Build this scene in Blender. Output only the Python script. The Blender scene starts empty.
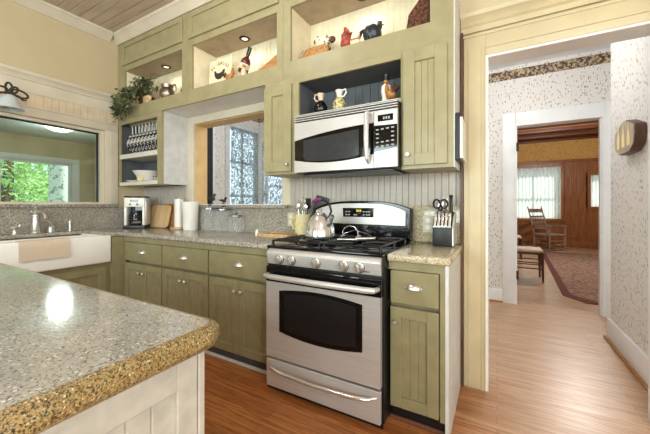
import bpy, bmesh, math, random
from mathutils import Matrix, Vector, Euler
random.seed(7)
PI = math.pi
scn = bpy.context.scene
COL = scn.collection
NOOKW, KW, LAMPW, HALLL, PARL, PORL = 2.1, 120, 20, 24, 190, 16
SKY, SUN, EXPO = 1.7, 11.0, 0.0
# ------------------------------------------------------------------ materials
def s2l(c):
    return tuple((x/255/12.92 if x/255 <= .04045 else ((x/255+.055)/1.055)**2.4) for x in c)
class NT:
    def __init__(s, name):
        s.m = bpy.data.materials.new(name); s.m.use_nodes = True
        s.t = s.m.node_tree; s.n = s.t.nodes; s.l = s.t.links
        s.b = s.n['Principled BSDF']; s.out = s.n['Material Output']
    def node(s, typ, **k):
        n = s.n.new(typ)
        for a, v in k.items():
            if a.startswith('i_'): n.inputs[a[2:].replace('_', ' ')].default_value = v
            else: setattr(n, a, v)
        return n
    def link(s, a, b): s.l.new(a, b)
    def coord(s, scale=(1, 1, 1), rot=(0, 0, 0)):
        tc = s.node('ShaderNodeTexCoord'); mp = s.node('ShaderNodeMapping')
        mp.inputs['Scale'].default_value = scale; mp.inputs['Rotation'].default_value = rot
        s.link(tc.outputs['Object'], mp.inputs['Vector']); return mp.outputs['Vector']
    def ramp(s, fac, stops, interp='LINEAR'):
        r = s.node('ShaderNodeValToRGB'); r.color_ramp.interpolation = interp
        e = r.color_ramp.elements
        while len(e) < len(stops): e.new(.5)
        for el, (p, c) in zip(e, stops):
            el.position = p; el.color = (*s2l(c), 1) if not isinstance(c, float) else (c, c, c, 1)
        s.link(fac, r.inputs['Fac']); return r.outputs['Color']
    def mix(s, fac, a, b, blend='MIX'):
        m = s.node('ShaderNodeMix', data_type='RGBA', blend_type=blend)
        for sock, v in ((m.inputs[0], fac), (m.inputs[6], a), (m.inputs[7], b)):
            if hasattr(v, 'node'): s.link(v, sock)
            elif isinstance(v, (int, float)): sock.default_value = v
            else: sock.default_value = (*s2l(v), 1)
        return m.outputs[2]
    def noise(s, vec, scale, detail=3, rough=.5, dist=0):
        n = s.node('ShaderNodeTexNoise'); n.inputs['Scale'].default_value = scale
        n.inputs['Detail'].default_value = detail; n.inputs['Roughness'].default_value = rough
        n.inputs['Distortion'].default_value = dist
        s.link(vec, n.inputs['Vector']); return n.outputs['Fac']
    def voro(s, vec, scale, feat='F1', out='Distance', rnd=1):
        n = s.node('ShaderNodeTexVoronoi', feature=feat); n.inputs['Scale'].default_value = scale
        n.inputs['Randomness'].default_value = rnd
        s.link(vec, n.inputs['Vector']); return n.outputs[out]
    def bump(s, h, strength=.2, dist=.002):
        b = s.node('ShaderNodeBump'); b.inputs['Strength'].default_value = strength
        b.inputs['Distance'].default_value = dist
        s.link(h, b.inputs['Height']); s.link(b.outputs['Normal'], s.b.inputs['Normal'])
    def setc(s, c):
        if hasattr(c, 'node'): s.link(c, s.b.inputs['Base Color'])
        else: s.b.inputs['Base Color'].default_value = (*s2l(c), 1)
    def setp(s, rough=.5, metal=0, spec=.5, coat=0):
        s.b.inputs['Roughness'].default_value = rough; s.b.inputs['Metallic'].default_value = metal
        s.b.inputs['Specular IOR Level'].default_value = spec; s.b.inputs['Coat Weight'].default_value = coat
        s.b.inputs['Coat Roughness'].default_value = .08
        return s.m
def paint(name, c, rough=.45, var=.06, scale=6, metal=0, spec=.5, bump=0):
    t = NT(name); v = t.coord()
    n = t.noise(v, scale, 4)
    d = tuple(max(0, x*(1-var)) for x in c); l = tuple(min(255, x*(1+var)) for x in c)
    t.setc(t.ramp(n, [(.3, d), (.7, l)]))
    if bump: t.bump(t.noise(v, 120, 2), bump, .001)
    return t.setp(rough, metal, spec)
def emit(name, c, strength):
    t = NT(name); t.b.inputs['Emission Color'].default_value = (*s2l(c), 1)
    t.b.inputs['Emission Strength'].default_value = strength; t.setc((20, 20, 20)); return t.m
def granite(name, base, gold=(160, 124, 66), dark=(64, 56, 48), white=(226, 220, 208), gd=.54, dk=.56, rough=.14, sc=1.0, ior=1.5):
    t = NT(name); v = t.coord()
    b0 = t.ramp(t.noise(v, 6, 3, .6), [(.35, tuple(x*.9 for x in base)), (.65, base)])
    c1 = t.mix(t.ramp(t.noise(v, 190*sc, 5, .75), [(gd, 0.0), (gd+.08, 1.0)]), b0, gold)
    mp = t.node('ShaderNodeMapping'); mp.inputs['Location'].default_value = (3.3, 1.7, 5.1); t.link(v, mp.inputs['Vector'])
    c2 = t.mix(t.ramp(t.noise(mp.outputs[0], 260*sc, 4, .8), [(dk, 0.0), (dk+.06, 1.0)]), c1, dark)
    c3 = t.mix(t.ramp(t.voro(v, 420*sc, 'F1', 'Color'), [(.10, 1.0), (.16, 0.0)]), c2, white)
    t.setc(c3); t.b.inputs['IOR'].default_value = ior
    return t.setp(rough, 0, .55)
def steel(name, axis='x', c=(205, 198, 190), rough=.32):
    t = NT(name); sc = {'x': (2, 60, 260), 'z': (260, 260, 2), 'y': (260, 2, 260)}[axis]
    v = t.coord(sc); n = t.noise(v, 1.0, 3)
    t.setc(t.ramp(n, [(.3, tuple(x*.93 for x in c)), (.7, c)]))
    rr = t.node('ShaderNodeMapRange'); rr.inputs['To Min'].default_value = rough-.07; rr.inputs['To Max'].default_value = rough+.08
    t.link(n, rr.inputs['Value']); m = t.setp(rough, .5)
    t.link(rr.outputs[0], t.b.inputs['Roughness'])
    return m
def wood(name, c1, c2, scale=(3, 40, 40), rough=.45, spec=.4):
    t = NT(name); v = t.coord(scale)
    n = t.noise(v, 1.0, 5, .6, .4)
    t.setc(t.ramp(n, [(.25, c1), (.75, c2)])); t.bump(n, .08, .001)
    return t.setp(rough, 0, spec)
def planks(name, c1, c2, c3, w=.057, length=1.1, rough=.3, rot=0, gap=(60, 32, 16)):
    t = NT(name); v = t.coord((1, 1, 1), (0, 0, rot))
    br = t.node('ShaderNodeTexBrick'); br.offset = .37
    br.inputs['Scale'].default_value = 1; br.inputs['Brick Width'].default_value = length
    br.inputs['Row Height'].default_value = w; br.inputs['Mortar Size'].default_value = .0012
    br.inputs['Mortar Smooth'].default_value = .3; br.inputs['Bias'].default_value = 0
    br.inputs['Color1'].default_value = (*s2l(c1), 1); br.inputs['Color2'].default_value = (*s2l(c2), 1)
    br.inputs['Mortar'].default_value = (*s2l(gap), 1)
    t.link(v, br.inputs['Vector'])
    mp = t.node('ShaderNodeMapping'); mp.inputs['Scale'].default_value = (2.2, 34, 1); t.link(v, mp.inputs['Vector'])
    g = t.noise(mp.outputs[0], 1.6, 5, .65, .6)
    gr = t.ramp(g, [(.42, 0.0), (.72, 1.0)])
    c = t.mix(gr, br.outputs['Color'], c3)
    t.setc(c); t.bump(br.outputs['Fac'], -.15, .001)
    rr = t.node('ShaderNodeMapRange'); rr.inputs['To Min'].default_value = rough-.06; rr.inputs['To Max'].default_value = rough+.12
    t.link(g, rr.inputs['Value']); m = t.setp(rough, 0, .5); t.link(rr.outputs[0], t.b.inputs['Roughness'])
    return m
def wallpaper(name, bg, fg, fg2, scale=26):
    t = NT(name); tc = t.node('ShaderNodeTexCoord')
    # the sprigs sit on both x- and y-facing walls: rotate the surface into one plane by x+y
    sx = t.node('ShaderNodeSeparateXYZ'); t.link(tc.outputs['Object'], sx.inputs[0])
    ad = t.node('ShaderNodeMath', operation='ADD'); t.link(sx.outputs[0], ad.inputs[0]); t.link(sx.outputs[1], ad.inputs[1])
    cb = t.node('ShaderNodeCombineXYZ'); t.link(ad.outputs[0], cb.inputs[0]); t.link(sx.outputs[2], cb.inputs[1])
    def sprig(rot, st, sc, off):
        mp = t.node('ShaderNodeMapping'); mp.inputs['Rotation'].default_value = (0, 0, rot)
        mp.inputs['Scale'].default_value = (1, st, 1); mp.inputs['Location'].default_value = (off, off*1.7, 0)
        t.link(cb.outputs[0], mp.inputs['Vector'])
        d = t.voro(mp.outputs[0], sc)
        return t.ramp(d, [(.17, 1.0), (.24, 0.0)])
    c = t.mix(sprig(.5, .42, scale, 0), bg, fg)
    c = t.mix(sprig(-.7, .4, scale*1.05, 3.1), c, fg2)
    t.setc(c)
    return t.setp(.7, 0, .2)
def border(name):
    t = NT(name); v = t.coord()
    n1 = t.noise(v, 22, 4, .7); n2 = t.noise(v, 45, 3, .6)
    c = t.ramp(n1, [(.3, (70, 62, 58)), (.42, (150, 120, 84)), (.5, (205, 190, 150)), (.58, (120, 96, 110)), (.7, (92, 92, 70))])
    c = t.mix(t.ramp(n2, [(.5, 0.0), (.56, 1.0)]), c, (84, 66, 54))
    t.setc(c); return t.setp(.7, 0, .2)
def glass_pane(name, tint=(255, 255, 255), gl=.06):
    t = NT(name); t.n.remove(t.b)
    a = t.node('ShaderNodeBsdfTransparent'); a.inputs[0].default_value = (*s2l(tint), 1)
    g = t.node('ShaderNodeBsdfGlossy'); g.inputs['Roughness'].default_value = .02
    lw = t.node('ShaderNodeLayerWeight'); lw.inputs[0].default_value = .25
    mr = t.node('ShaderNodeMapRange'); mr.inputs['To Min'].default_value = gl*.6; mr.inputs['To Max'].default_value = gl*3
    t.link(lw.outputs['Fresnel'], mr.inputs['Value'])
    m = t.node('ShaderNodeMixShader'); t.link(mr.outputs[0], m.inputs[0]); t.link(a.outputs[0], m.inputs[1]); t.link(g.outputs[0], m.inputs[2])
    t.link(m.outputs[0], t.out.inputs[0]); return t.m
def lace(name, c=(245, 248, 252), scale=70, dens=.5, see=.75, sc3=(1, 1, 1), rot=(0, 0, 0)):
    t = NT(name); v = t.coord(sc3, rot)
    pat = t.ramp(t.noise(v, scale, 3, .6), [(dens-.04, 0.0), (dens+.04, 1.0)])
    d = t.node('ShaderNodeBsdfDiffuse'); d.inputs[0].default_value = (*s2l(c), 1)
    tl = t.node('ShaderNodeBsdfTranslucent'); tl.inputs[0].default_value = (*s2l(c), 1)
    m1 = t.node('ShaderNodeMixShader'); m1.inputs[0].default_value = .6
    t.link(d.outputs[0], m1.inputs[1]); t.link(tl.outputs[0], m1.inputs[2])
    tr = t.node('ShaderNodeBsdfTransparent')
    mm = t.node('ShaderNodeMath', operation='MULTIPLY'); mm.inputs[1].default_value = see
    t.link(pat, mm.inputs[0])
    m2 = t.node('ShaderNodeMixShader'); t.link(mm.outputs[0], m2.inputs[0])
    t.link(m1.outputs[0], m2.inputs[1]); t.link(tr.outputs[0], m2.inputs[2])
    t.n.remove(t.b); t.link(m2.outputs[0], t.out.inputs[0]); return t.m
def clear_glass(name, c=(235, 240, 240), a=.12):
    t = NT(name); t.setc(c); t.setp(.05, 0, .6)
    t.b.inputs['Alpha'].default_value = a; return t.m
def leafmat(name, c1, c2, tr=.35):
    t = NT(name); v = t.coord()
    col = t.ramp(t.voro(v, 14, 'F1', 'Color'), [(.2, c1), (.8, c2)])
    d = t.node('ShaderNodeBsdfDiffuse'); tl = t.node('ShaderNodeBsdfTranslucent')
    t.link(col, d.inputs[0]); t.link(col, tl.inputs[0])
    m = t.node('ShaderNodeMixShader'); m.inputs[0].default_value = tr
    t.link(d.outputs[0], m.inputs[1]); t.link(tl.outputs[0], m.inputs[2])
    t.n.remove(t.b); t.link(m.outputs[0], t.out.inputs[0]); return t.m
def platemat(name):
    t = NT(name); v = t.coord()
    n = t.noise(v, 34, 2, .5)
    t.setc(t.ramp(n, [(.40, (236, 234, 226)), (.44, (34, 36, 46)), (.54, (30, 32, 42)), (.58, (234, 232, 226))]))
    return t.setp(.15)
def spots(name, bg, fg, scale=30, th=.45, rough=.4):
    t = NT(name); v = t.coord()
    t.setc(t.mix(t.ramp(t.noise(v, scale, 3, .6), [(th-.03, 1.0), (th+.03, 0.0)]), bg, fg)); return t.setp(rough)

M = dict(
  wall=paint('wall_paint_beige', (202, 186, 152), .6, .03, 2),
  trim=paint('trim_cream', (212, 202, 183), .4, .03, 5),
  trimd=paint('trim_buttercream', (205, 190, 155), .4, .03, 5), trimw=paint('trim_white', (232, 230, 228), .4, .02, 5),
  reveal=paint('reveal_tan', (212, 178, 124), .5, .05, 8),
  olive=paint('olive_paint', (140, 132, 99), .38, .05, 14),
  olive_lit=paint('olive_paint_lit', (158, 149, 114), .38, .04, 10),  # same olive paint, lightened to hold the lamplight on the upper cabinets
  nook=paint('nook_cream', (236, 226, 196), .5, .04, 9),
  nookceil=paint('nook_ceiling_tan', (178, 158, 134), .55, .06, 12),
  grey=paint('pale_grey_paint', (206, 206, 204), .45, .04, 18),
  shelfw=paint('shelf_offwhite', (222, 218, 204), .4, .03, 10),
  bead=paint('beadboard_grey', (182, 175, 166), .5, .04, 10),
  beadt=paint('beadboard_tan', (218, 200, 172), .5, .05, 10),
  islandp=paint('island_whitewash', (178, 173, 162), .5, .06, 25, bump=.1),
  ceil=wood('ceiling_boards_taupe', (184, 164, 144), (212, 196, 178), (3, 22, 22), .55, .3),
  charcoal=paint('charcoal_grey_boards', (92, 96, 100), .5, .06, 12),
  toe=paint('toe_kick_slate', (74, 76, 84), .5, .05, 12),
  granite=granite('granite_gold', (204, 193, 164), (172, 146, 100), (106, 94, 78), (222, 216, 204), .53, .54, .14, .36), granitei=granite('granite_island_sheen', (186, 183, 176), (160, 142, 108), (88, 84, 80), (226, 225, 222), .56, .54, .1, .75, 1.9), granitee=granite('granite_raw_edge', (168, 145, 96), (142, 106, 48), (38, 35, 33), (204, 192, 160), .5, .50, .4, 1.0), graniteg=granite('granite_grey_lit', (178, 172, 160), (148, 128, 96), (84, 80, 76), (204, 202, 198), .53, .52, .2, .36),  # one granite; the grey copies hold light and reflections in their colour
  steelx=steel('steel_brushed_x', 'x', (213, 211, 209), .36), steelz=steel('steel_brushed_z', 'z', (228, 227, 225), .3),
  chrome=paint('chrome', (232, 232, 234), .14, .02, 5, .85), nickel=paint('worn_nickel', (212, 208, 202), .28, .06, 60, .8),
  pewter=paint('pewter', (150, 140, 126), .35, .12, 30, 1.0),
  blackg=paint('black_gloss', (10, 10, 12), .12, .1, 10), black=paint('black_satin', (16, 16, 18), .4, .1, 20),
  blackglass=paint('black_glass', (9, 9, 11), .05, .1, 10, 0, .6), darkscreen=paint('dark_screen', (52, 54, 58), .15, .05, 20),
  castiron=paint('cast_iron', (26, 26, 29), .3, .15, 60), iron=paint('wrought_iron', (52, 38, 34), .5, .15, 40),
  porcelain=paint('porcelain_white', (242, 240, 234), .1, .01, 4), white=paint('white_gloss', (240, 238, 232), .3, .02, 6),
  towel=spots('towel_linen', (218, 200, 180), (206, 186, 164), 240, .5, .9),
  floor=planks('oak_floor_amber', (188, 126, 76), (168, 106, 60), (132, 80, 42)),
  floorh=planks('oak_floor_honey', (208, 172, 138), (196, 158, 124), (170, 130, 98), rough=.26, gap=(96, 62, 40)),
  paper=wallpaper('sprig_wallpaper', (226, 220, 212), (150, 136, 122), (168, 156, 142), 44),
  papery=wallpaper('gold_wallpaper', (212, 170, 98), (136, 104, 60), (156, 122, 72), 34),
  border=border('floral_border'),
  pane=glass_pane('window_glass', (244, 252, 250)),
  lace=lace('lace_curtain', (176, 184, 198), 34, .5, .92), sheer=lace('sheer_curtain', (246, 248, 244), 10, .62, .5, (9, 9, .4)),
  dwood=wood('dark_panel_wood', (118, 74, 42), (176, 118, 68), (30, 30, 2.5), .4), dwood2=wood('dark_beam_wood', (84, 46, 30), (128, 76, 50), (2, 30, 30), .5),
  lwood=wood('maple_board', (190, 154, 108), (218, 188, 146), (40, 40, 4), .4), mwood=wood('oak_brown', (150, 98, 52), (196, 144, 90), (4, 40, 40), .4),
  chairw=wood('chair_walnut', (64, 42, 32), (110, 76, 56), (30, 30, 4), .4), rockw=wood('rocker_grey_wood', (130, 110, 98), (178, 158, 142), (20, 20, 4), .45),
  seatc=paint('seat_cushion', (226, 214, 200), .7, .05, 30),
  leaf=leafmat('ivy_leaf', (58, 72, 50), (140, 146, 108), .2), leaf2=leafmat('tree_leaf', (156, 190, 120), (228, 240, 190), .55),
  bark=spots('pale_bark', (226, 222, 214), (150, 142, 134), 9, .42, .9), stem=paint('stem_brown', (92, 74, 50), .7, .1, 20),
  plate=platemat('patterned_china'), china=paint('china_white', (238, 236, 228), .15, .02, 8),
  cream=spots('cream_ceramic', (232, 218, 170), (190, 164, 116), 26, .38, .25), jug=spots('speckled_jug', (206, 196, 140), (96, 84, 50), 60, .45, .3),
  gold=paint('gilt_brown', (176, 120, 58), .35, .2, 40), red=spots('red_ceramic', (190, 84, 70), (120, 50, 46), 45, .45, .3),
  bluew=spots('blue_white_ceramic', (178, 186, 196), (70, 84, 104), 70, .5, .3), navy=spots('navy_feather', (40, 42, 54), (132, 132, 142), 60, .36, .35),
  wine=paint('maroon', (92, 30, 34), .3, .1, 20), tan=spots('biscuit_tan', (186, 132, 70), (140, 92, 46), 60, .45, .5),
  carve=spots('carved_brown', (120, 72, 48), (58, 32, 24), 70, .52, .5), pink=paint('pale_pink', (226, 196, 170), .4, .06, 30),
  rug=None, glassj=clear_glass('jar_glass'), carafe=clear_glass('carafe_glass', (40, 36, 34), .6), lid=paint('jar_lid_steel', (150, 154, 160), .25, .05, 20, 1.0),
  spotted=spots('spotted_cream', (232, 222, 200), (72, 58, 50), 38, .45, .5), frost=paint('frosted_glass_shade', (190, 198, 200), .25, .03, 6), bulb=emit('bulb_glow', (255, 238, 206), 1.6), display=emit('clock_digits', (226, 214, 60), 1.2),
  legend=paint('button_legend', (170, 172, 176), .5, .03, 10), ink=paint('sign_ink', (52, 44, 42), .6, .05, 10), purple=paint('kettle_grip_plum', (122, 44, 100), .3, .05, 10),
  sign=paint('sign_cream', (236, 224, 192), .6, .04, 12), plaque=wood('plaque_grey_wood', (166, 146, 126), (200, 184, 164), (30, 30, 5), .6), flame=paint('cream_inlay', (248, 226, 166), .5, .02, 10),
  outlet=paint('outlet_grey', (206, 198, 178), .4, .03, 10), outletw=paint('outlet_ivory', (236, 232, 220), .35, .02, 10), hinge=paint('hinge_bronze', (74, 62, 50), .4, .1, 30, .8),
  porchw=paint('porch_beige', (206, 190, 150), .6, .04, 3), porchc=paint('porch_ceiling', (226, 232, 236), .5, .02, 4), ground=spots('lawn', (112, 140, 70), (78, 104, 48), 3, .5, .9),
  lamp=emit('lamp_glow', (255, 240, 214), 4), box=spots('printed_box', (226, 200, 150), (150, 70, 50), 50, .42, .5), slate=paint('slate_board', (58, 58, 64), .4, .1, 20))
def rugmat():
    t = NT('persian_rug'); v = t.coord()
    n = t.noise(v, 9, 5, .7)
    c = t.ramp(n, [(.3, (104, 70, 60)), (.45, (158, 130, 112)), (.55, (176, 150, 130)), (.7, (120, 92, 82))])
    c = t.mix(t.ramp(t.noise(v, 26, 4, .7), [(.5, 0.0), (.6, 1.0)]), c, (112, 84, 76))
    t.setc(c); t.bump(t.noise(v, 220, 2), .4, .003); return t.setp(.95, 0, .1)
def lit_floor():  # boards pale towards the hall: its light is put into their colour
    t = NT('oak_floor'); v = t.coord()
    def brick(c1, c2, gap):
        br = t.node('ShaderNodeTexBrick'); br.offset = .37
        br.inputs['Scale'].default_value = 1; br.inputs['Brick Width'].default_value = 1.1; br.inputs['Row Height'].default_value = .057
        br.inputs['Mortar Size'].default_value = .0012; br.inputs['Mortar Smooth'].default_value = .3
        for k, c in (('Color1', c1), ('Color2', c2), ('Mortar', gap)): br.inputs[k].default_value = (*s2l(c), 1)
        t.link(v, br.inputs['Vector']); return br
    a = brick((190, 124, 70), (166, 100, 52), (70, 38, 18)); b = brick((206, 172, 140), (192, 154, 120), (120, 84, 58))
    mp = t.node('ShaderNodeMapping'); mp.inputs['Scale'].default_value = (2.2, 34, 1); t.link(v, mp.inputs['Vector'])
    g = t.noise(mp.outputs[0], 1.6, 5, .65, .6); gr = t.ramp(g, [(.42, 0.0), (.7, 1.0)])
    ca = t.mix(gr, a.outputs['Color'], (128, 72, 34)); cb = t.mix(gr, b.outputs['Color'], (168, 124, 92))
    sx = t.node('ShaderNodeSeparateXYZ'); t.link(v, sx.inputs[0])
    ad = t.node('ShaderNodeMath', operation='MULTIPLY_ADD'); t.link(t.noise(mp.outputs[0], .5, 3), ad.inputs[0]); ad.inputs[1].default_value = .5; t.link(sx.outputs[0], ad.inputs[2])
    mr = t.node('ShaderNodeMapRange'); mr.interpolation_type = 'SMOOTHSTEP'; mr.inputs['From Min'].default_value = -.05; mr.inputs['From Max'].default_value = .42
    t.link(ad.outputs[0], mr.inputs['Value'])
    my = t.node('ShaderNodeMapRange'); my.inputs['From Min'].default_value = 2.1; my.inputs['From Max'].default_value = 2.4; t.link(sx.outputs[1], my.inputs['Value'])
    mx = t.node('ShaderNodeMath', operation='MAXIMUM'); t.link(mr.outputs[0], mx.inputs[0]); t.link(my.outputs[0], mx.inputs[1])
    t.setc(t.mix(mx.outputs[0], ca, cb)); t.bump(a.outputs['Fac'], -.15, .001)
    rr = t.node('ShaderNodeMapRange'); rr.inputs['To Min'].default_value = .26; rr.inputs['To Max'].default_value = .44
    t.link(g, rr.inputs['Value']); m = t.setp(.3, 0, .5); t.link(rr.outputs[0], t.b.inputs['Roughness']); return m
M['floor'] = lit_floor()
M['rug'] = rugmat(); M['rugb'] = spots('rug_border', (122, 52, 44), (96, 76, 70), 26, .5, .95)
# ------------------------------------------------------------------ mesh builder
ORG = {}
class MB:
    def __init__(s, X=None): s.v = []; s.f = []; s.X = X
    def _add(s, bm):
        o = len(s.v); bm.verts.index_update()
        s.v += [tuple(v.co) for v in bm.verts]; s.f += [tuple(o+v.index for v in f.verts) for f in bm.faces]; bm.free()
    def raw(s, vs, fs):
        o = len(s.v); s.v += [tuple(v) for v in vs]; s.f += [tuple(o+i for i in f) for f in fs]; return s
    def box(s, x0, x1, y0, y1, z0, z1, bev=0, seg=2, X=None):
        bm = bmesh.new(); bmesh.ops.create_cube(bm, size=1)
        for v in bm.verts: v.co = ((x0+x1)/2+v.co.x*(x1-x0), (y0+y1)/2+v.co.y*(y1-y0), (z0+z1)/2+v.co.z*(z1-z0))
        if bev: bmesh.ops.bevel(bm, geom=list(bm.edges), offset=bev, segments=seg, profile=.5, affect='EDGES')
        if X: bm.transform(X)
        s._add(bm); return s
    def prism(s, poly, a, b, axis='z', bev=0, seg=2, only=None, X=None):
        # poly: 2-D outline; axis z: (x,y) y: (x,z) x: (y,z), swept from a to b
        bm = bmesh.new()
        def p(u, w, t): return {'z': (u, w, t), 'y': (u, t, w), 'x': (t, u, w)}[axis]
        A = [bm.verts.new(p(u, w, a)) for u, w in poly]; B = [bm.verts.new(p(u, w, b)) for u, w in poly]
        n = len(poly); bm.faces.new(A); bm.faces.new(B)
        for i in range(n): bm.faces.new((A[i], A[(i+1) % n], B[(i+1) % n], B[i]))
        bmesh.ops.recalc_face_normals(bm, faces=list(bm.faces))
        if bev:
            if only == 'caps': ed = [e for e in bm.edges if (e.verts[0] in A) == (e.verts[1] in A)]
            elif only == 'b': ed = [e for e in bm.edges if e.verts[0] in B and e.verts[1] in B]
            else: ed = list(bm.edges)
            bmesh.ops.bevel(bm, geom=ed, offset=bev, segments=seg, profile=.5, affect='EDGES')
        if X: bm.transform(X)
        s._add(bm); return s
    def lathe(s, prof, c=(0, 0, 0), seg=20, X=None, squash=(1, 1)):
        vs = []; fs = []; n = len(prof)
        for i in range(seg):
            a = 2*PI*i/seg
            for r, z in prof: vs.append(Vector((r*math.cos(a)*squash[0], r*math.sin(a)*squash[1], z)))
        for i in range(seg):
            j = (i+1) % seg
            for k in range(n-1): fs.append((i*n+k, j*n+k, j*n+k+1, i*n+k+1))
        if prof[0][0] > 1e-6: fs.append(tuple(i*n for i in range(seg))[::-1])
        if prof[-1][0] > 1e-6: fs.append(tuple(i*n+n-1 for i in range(seg)))
        c = Vector(c); vs = [((X @ v) if X else v)+c for v in vs]
        return s.raw(vs, fs)
    def cyl(s, p0, p1, r0, r1=None, seg=14):
        return s.tube([p0, p1], [r0, r0 if r1 is None else r1], seg)
    def tube(s, pts, r, seg=8, closed=False):
        pts = [Vector(p) for p in pts]; n = len(pts)
        rs = list(r) if isinstance(r, (list, tuple)) else [r]*n
        vs = []; fs = []; prev = None
        for i, p in enumerate(pts):
            if closed: d = pts[(i+1) % n]-pts[i-1]
            else: d = pts[min(i+1, n-1)]-pts[max(i-1, 0)]
            d.normalize()
            if prev is None:
                u = d.orthogonal().normalized()
            else:
                u = prev-d*prev.dot(d)
                u = u.normalized() if u.length > 1e-6 else d.orthogonal().normalized()
            prev = u; w = d.cross(u)
            for k in range(seg):
                a = 2*PI*k/seg; vs.append(p+(u*math.cos(a)+w*math.sin(a))*rs[i])
        m = n if closed else n-1
        for i in range(m):
            j = (i+1) % n
            for k in range(seg):
                l = (k+1) % seg; fs.append((i*seg+k, i*seg+l, j*seg+l, j*seg+k))
        if not closed:
            fs.append(tuple(range(seg))[::-1]); fs.append(tuple((n-1)*seg+k for k in range(seg)))
        return s.raw(vs, fs)
    def ball(s, c, r, seg=14, X=None):
        bm = bmesh.new(); bmesh.ops.create_uvsphere(bm, u_segments=seg, v_segments=max(6, seg*2//3), radius=1)
        r = (r, r, r) if isinstance(r, (int, float)) else r
        for v in bm.verts: v.co = Vector((v.co.x*r[0], v.co.y*r[1], v.co.z*r[2]))
        if X: bm.transform(X)
        for v in bm.verts: v.co += Vector(c)
        s._add(bm); return s
    def beads(s, x0, x1, z0, z1, y, pitch=.045, d=.006, g=.007, back=.012):
        # tongue-and-groove boards standing up, faces towards -y at depth y
        pts = []; x = x0; n = max(1, round((x1-x0)/pitch)); p = (x1-x0)/n
        pts.append((x0, y))
        for i in range(1, n):
            c = x0+i*p; pts += [(c-g/2, y), (c, y+d), (c+g/2, y)]
        pts.append((x1, y))
        vs = [(u, w, z0) for u, w in pts]+[(u, w, z1) for u, w in pts]; k = len(pts)
        vs += [(x0, y+back, z0), (x1, y+back, z0), (x0, y+back, z1), (x1, y+back, z1)]
        fs = [(i, i+1, k+i+1, k+i) for i in range(k-1)]
        fs += [(0, k, 2*k+2, 2*k), (k-1, 2*k+1, 2*k+3, 2*k-1), (2*k, 2*k+2, 2*k+3, 2*k+1)]
        fs += [tuple(range(k))[::-1]+(2*k, 2*k+1), tuple(range(k, 2*k))+(2*k+3, 2*k+2)]
        return s.raw(vs, fs)
    def build(s, name, mat, parent=None, local=False, smooth=35):
        vs = s.v
        if s.X: vs = [s.X @ Vector(v) for v in vs]
        org = ORG.get(parent.name, Vector()) if parent else Vector()
        if not local and parent: vs = [Vector(v)-org for v in vs]
        me = bpy.data.meshes.new(name); me.from_pydata([tuple(v) for v in vs], [], s.f); me.update()
        bm = bmesh.new(); bm.from_mesh(me); bmesh.ops.recalc_face_normals(bm, faces=list(bm.faces)); bm.to_mesh(me); bm.free()
        if smooth:
            for p in me.polygons: p.use_smooth = True
            me.set_sharp_from_angle(angle=math.radians(smooth))
        me.materials.append(M[mat] if isinstance(mat, str) else mat)
        o = bpy.data.objects.new(name, me); COL.objects.link(o)
        if parent: o.parent = parent; ORG[o.name] = org
        return o
def tag(o, label, cat, group=None, kind=None):
    o['label'] = label; o['category'] = cat
    if group: o['group'] = group
    if kind: o['kind'] = kind
    return o
def thing(name, label, cat, loc=(0, 0, 0), rz=0, group=None):
    o = bpy.data.objects.new(name, None); COL.objects.link(o); o.empty_display_size = .05
    o.location = loc; o.rotation_euler = (0, 0, rz); ORG[o.name] = Vector(loc)
    return tag(o, label, cat, group)
def struct(name, mb, mat, parent=None, smooth=35):
    o = mb.build(name, mat, parent, smooth=smooth)
    if not parent: o['kind'] = 'structure'
    return o
def dup(root, loc, rz=None, label=None):
    r = root.copy(); COL.objects.link(r); r.location = loc; ORG[r.name] = Vector(loc)
    if rz is not None: r.rotation_euler = (0, 0, rz)
    if label: r['label'] = label
    for ch in list(root.children):
        c = ch.copy(); COL.objects.link(c); c.parent = r
        for g in ch.children:
            d = g.copy(); COL.objects.link(d); d.parent = c
    return r
def text_mesh(name, body, size, mat, parent, X, extrude=.0006, align='CENTER'):
    cu = bpy.data.curves.new(name, 'FONT'); cu.body = body; cu.size = size; cu.extrude = extrude
    cu.align_x = align; cu.align_y = 'CENTER'
    tmp = bpy.data.objects.new('tmp_text', cu); COL.objects.link(tmp)
    dg = bpy.context.evaluated_depsgraph_get(); dg.update()
    me = bpy.data.meshes.new_from_object(tmp.evaluated_get(dg)); bpy.data.objects.remove(tmp)
    me.transform(X); me.materials.clear(); me.materials.append(M[mat])
    o = bpy.data.objects.new(name, me); COL.objects.link(o)
    if parent: o.parent = parent; ORG[o.name] = ORG.get(parent.name, Vector())
    return o
def RZ(a): return Matrix.Rotation(a, 4, 'Z')
def RX(a): return Matrix.Rotation(a, 4, 'X')
def RY(a): return Matrix.Rotation(a, 4, 'Y')
def T(x, y, z): return Matrix.Translation((x, y, z))
# a frame whose front (-y) looks towards +x, for everything on the left wall
def LEFT(xw): return T(xw, 0, 0) @ RZ(PI/2)

# ------------------------------------------------------------------ camera
F, TH = 305.7, math.radians(29.37)
cam = bpy.data.cameras.new('camera'); cam.sensor_width = 36; cam.sensor_fit = 'HORIZONTAL'
cam.lens = F/650*36; cam.shift_y = -12/650; cam.clip_start = .02
co = bpy.data.objects.new('camera', cam); COL.objects.link(co)
co.location = (0, 0, 1.17); co.rotation_euler = (PI/2, 0, TH); scn.camera = co

# ------------------------------------------------------------------ the setting
CZ = 3.08                      # kitchen ceiling
XL, YB, XR, YF = -3.78, 2.2, 2.3, -2.6
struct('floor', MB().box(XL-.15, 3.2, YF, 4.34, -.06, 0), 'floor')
struct('floor_parlour', MB().box(-2.2, 3.6, 4.34, 10.8, -.06, 0), 'floorh')
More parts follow.
